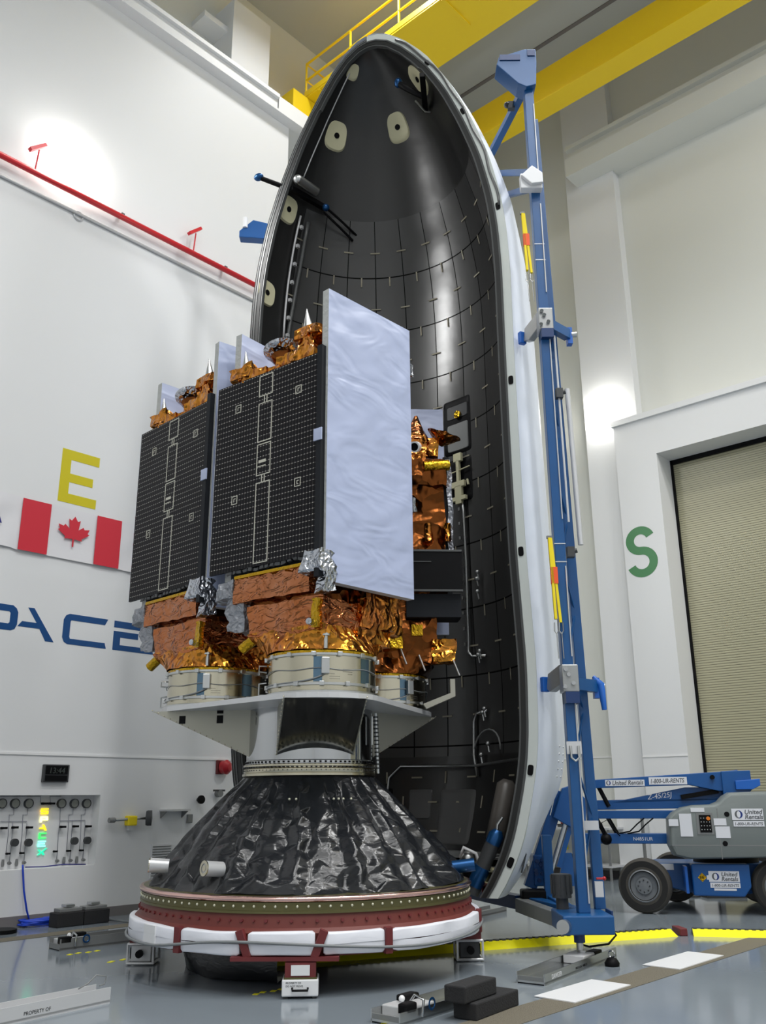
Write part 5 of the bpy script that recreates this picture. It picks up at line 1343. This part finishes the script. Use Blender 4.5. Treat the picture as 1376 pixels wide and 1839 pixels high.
# things along the right wall
for a, b_, h, l in ((4.72, 17.5, 1.45, 'thin grey stanchion between the boom lift arms and the right wall, left of two'), (5.42, 17.3, 1.35, 'thicker grey stanchion behind the boom lift wheel')):
    t2 = thing('stanchion', l, 'post', G(a, b_), R0, 'stanchions near the right wall')
    MB().tube([(0, 0, .02), (0, 0, h)], .03 if h > 1.4 else .05, 10).build('pole', 'mid_grey', t2, 60)
    MB().disc((0, 0, 0), (0, 0, 1), .16, .025, 20).build('base', 'dark_grey', t2, 40)
    if h < 1.4: MB().span((-.04, -.04, h), (-.01, .04, h + .14)).span((.01, -.04, h), (.04, .04, h + .14)).build('fork_head', 'dark_grey', t2)
t2 = thing('equipment_cart', 'grey disc wheeled cart behind the boom lift', 'cart', G(5.95, 17.2), R0)
MB().disc((0, 0, .72), (0, -1, 0), .22, .06, 28).build('reel_disc', 'mid_grey', t2, 40)
MB().tube([(-.0, .03, .03), (-.0, .03, 1.25)], .04, 10).build('post', 'mid_grey', t2, 60)
MB().span((-.35, -.2, 0), (.35, .3, .05)).build('base', 'dark_grey', t2)
p = on_right(1030, 1568, 18.3)
t2 = thing('work_bench', 'grey two-shelf work bench against the right wall', 'bench', (18.75, 11.15, 0))
MB().span((-.5, -1.0, 1.02), (.4, 1.2, 1.06)).build('top', 'alu_white', t2)
MB().span((-.5, -1.0, .26), (.4, 1.2, .30)).build('lower_shelf', 'alu_white', t2)
for x in (-.47, .37):
    for y in (-.96, 1.16): MB().span((x - .02, y - .02, 0), (x + .02, y + .02, 1.02)).build('leg', 'mid_grey', t2)
q = on_right(1027, 1551, 18.4)
t2 = thing('headset_case', 'black case with white headset on the lower bench shelf', 'case', (18.4, q.y, .302))
MB().span((-.15, -.26, 0), (.15, .26, .20)).build('case', 'black', t2, bevel=.03)
for y in (-.12, .08): MB().lathe([(.05, -.012), (.062, 0), (.05, .012), (.04, 0), (.05, -.012)], 16, (-.16, y, .06), (1, 0, 0)).build('ear_ring', 'white', t2, 60)
q = on_right(1028, 1477, 18.5)
t2 = thing('tool_tray', 'red and white tool tray on top of the work bench', 'tray', (18.5, q.y, 1.062))
MB().span((-.15, -.3, 0), (.15, .3, .06)).build('tray', 'dark_grey', t2)
MB().span((-.1, .05, .06), (.1, .25, .2)).build('red_box', 'red', t2, bevel=.02)
MB().span((-.1, -.25, .06), (.1, .0, .17)).build('white_box', 'white', t2, bevel=.02)
q = on_right(1012, 1520, 19.2)
tag(MB().span((19.18, q.y - .13, q.z - .06), (19.2, q.y + .13, q.z + .06)).build('wall_sticker', 'yellow'), 'yellow sticker on the right wall above the bench shelf', 'sticker')

# ------------------------------------------------------------------ things on the floor
def track(p, q, label, wd=.30, carriage=None, wall=.10, printed=None, m_='alu'):
    """an aluminium channel track from p to q on the floor"""
    p, q = Vector(p), Vector(q); d = q - p; L = d.length; ang = math.atan2(d.y, d.x)
    t = thing('dolly_track', label, 'track', (p.x, p.y, 0), ang, 'aluminium dolly tracks on the floor')
    MB().span((0, -wd / 2, .012), (L, wd / 2, .03)).span((0, -wd / 2, .0), (L, -wd / 2 + .012, wall)).span((0, wd / 2 - .012, 0), (L, wd / 2, wall)).build('channel', m_, t)
    MB().span((0, -wd / 2 + .012, .03), (.012, wd / 2 - .012, .07)).build('end_plate', 'mid_grey', t)
    if printed:
        for x, s, sz in printed: text(s, 'lettering', sz, 'black' if sz < .06 else 'white', t, (x, -wd / 2 - .001, wall * .35), RX, ext=.0005)
    if carriage is not None:
        c = carriage
        o = MB().span((c - .16, -wd / 2 + .015, .035), (c + .2, wd / 2 - .015, .115)).build('carriage', 'alu_white', t, bevel=.01)
        MB().span((c - .20, -.15, .07), (c - .05, -.06, .15)).build('grip_block', 'black', o, bevel=.015); MB().span((c + .02, .03, .08), (c + .22, .13, .16)).build('grip_block', 'black', o, bevel=.015)
        MB().tube([(c - .02, -.17, .0 + .04), (c - .02, -.19, .16), (c - .02, -.1, .19), (c - .02, -.05, .13)], .012, 8).build('bracket_loop', 'chrome', o, 60)
        MB().lathe([(.035, -.004), (.05, 0), (.035, .004), (.03, 0), (.035, -.004)], 16, (c + .12, -wd / 2 - .02, .11), (0, 1, 0)).build('ring', 'blue_anod', o, 60)
        MB().ball((c + .0, .05, .14), .026, 8).build('knob', 'white', o, 180)
    return t
track((8.05, 5.44, 0), (9.95, 5.72, 0), 'aluminium track under the blue tower foot', .30, None, .10, ((.16, 'DANGER', .06), (.75, 'MAX LOAD 4000 LB', .035)))
c = G(TA - .01, TB + .02) + Vector((0, -.02, 0))
t = thing('roller_skate', 'metal roller skate in the track under the blue tower foot', 'skate', (c.x, c.y, .032), RAD(8))
MB().span((-.24, -.12, 0), (.20, .12, .085)).build('body', 'alu_white', t, bevel=.012)
MB().span((.05, -.125, .02), (.26, -.02, .09)).build('grip_block', 'black', t, bevel=.01)
MB().lathe([(.05, 0), (.05, .02), (.02, .02)], 16, (0, 0, .085)).build('cup', 'alu', t, 40)
track((5.95, 5.42, 0), (7.35, 5.50, 0), 'aluminium track beside the black foam blocks at the bottom edge', .30, .28, .10)
track((2.0, 7.62, 0), (4.94, 7.92, 0), 'long white track at the bottom left edge of the frame', .22, None, .13, ((2.1, 'PROPERTY OF', .04),), 'alu_white')
MB()
p = Vector((4.94, 7.92, 0))
tag(MB().tube([(4.7, 7.93, .135), (4.80, 7.95, .16), (4.88, 7.95, .22), (4.97, 7.93, .2), (4.95, 7.92, .14), (4.9, 7.92, .135)], .006, 6).build('wire_loop', 'mid_grey', None, 180), 'thin grey wire loop on the end of the long white track', 'wire')
track((6.12, 10.95, 0), (8.3, 10.78, 0), 'grey track lying behind the left of the red ring', .30, .2, .13, None, 'mid_grey')
track((10.8, 8.81, 0), (12.6, 9.06, 0), 'dark track under the rear foot of the blue tower', .30, None, .08, None, 'mid_grey')
for a, z0, L, w_, l in ((0, .0, 1.0, .22, 'long black foam block, lowest of the two by the aluminium track'), (1, .13, .52, .20, 'short black foam block stacked on the long one')):
    p = Vector((6.85, 5.08, 0))
    if a: p = Vector((6.66, 5.10, 0))
    tag(MB().box((p.x, p.y, z0 + .065), (L * .72 if not a else L, w_, .128), RAD(6)).build('foam_block', 'foam', None, bevel=.012), l, 'block', 'black foam blocks at the bottom edge')
# yellow cable ramps
def ramp(p, q, label):
    p, q = Vector(p), Vector(q); d = q - p; L = d.length
    t = thing('cable_ramp', label, 'ramp', (p.x, p.y, 0), math.atan2(d.y, d.x), 'yellow cable ramps')
    MB().prism([(-.19, 0), (-.04, .075), (-.04, 0)], (0, 0, 0), (0, 1, 0), (0, 0, 1), L).build('yellow_flank', 'yellow', t)
    MB().prism([(-.04, 0), (-.04, .07), (.06, .075), (.22, 0)], (0, 0, 0), (0, 1, 0), (0, 0, 1), L).build('grey_flank', 'dark_grey', t)
    b = MB()
    for k in range(int(L / .09)): b.span((k * .09 + .01, -.05, .07), (k * .09 + .055, .03, .082))
    b.build('treads', 'dark_grey', t)
ramp((7.0, 8.35, 0), (9.39, 7.175, 0), 'yellow cable ramp starting beneath the red ring')
ramp((9.42, 7.16, 0), (11.93, 5.885, 0), 'yellow cable ramp passing behind the blue tower foot')
ramp((12.14, 5.66, 0), (13.6, 3.05, 0), 'yellow cable ramp running off the right edge of the frame')
tag(MB().box((12.03, 5.78, .045), (.10, .3, .09), RAD(-45)).build('ramp_joint', 'maroon', None, bevel=.01), 'dark red joint between two yellow cable ramps', 'joint')
for x0, x1, l in ((7.59, 8.60, 'white cover plate on the trench, nearest'), (9.66, 10.77, 'white cover plate on the trench, nearer the yellow ramp')):
    tag(MB().span((x0, 4.68, .004), (x1, 5.10, .012)).build('cover_plate', 'white', None), l, 'plate', 'white cover plates on the floor trench')
c = on_level(1100, 1735)
t = thing('door_stop', 'small black weight with a ring handle on the floor', 'weight', (c.x, c.y, 0))
MB().lathe([(.0001, 0), (.075, 0), (.08, .03), (.05, .075), (.0001, .09)], 20).build('body', 'black', t, 50)
MB().lathe([(.03, -.006), (.038, 0), (.03, .006), (.024, 0), (.03, -.006)], 14, (0, 0, .115), (1, .4, 0)).build('ring_handle', 'chrome', t, 60)
for x, y, l, w_ in ((235, 1722, 'yellow tape outline by the left jack stand', .5), (150, 1711, 'yellow striped tape by the grey track', .35), (482, 1781, 'yellow striped tape by the white jack box', .3), (697, 1838, 'yellow tape scrap at the bottom edge', .15)):
    c = on_level(x, y); b = MB()
    for k in range(4): b.box((c.x - w_ / 2 + k * w_ / 3, c.y + .02 * math.sin(k * 2), .002), (w_ / 5, .05, .003), .5)
    tag(b.build('tape_mark', 'yellow', None), l, 'tape', 'yellow tape marks on the floor')
c0 = on_level(180, 1656); 
tag(MB().tube([Vector((7.94, 12.7, .03)), Vector((8.05, 12.2, .02)), Vector((8.1, 11.6, .05)), G(CA - 2.0, CB + .1, .41)], .016, 6).build('floor_hose', 'cable', None, 180), 'grey hose running from the black blocks to the red ring', 'hose')
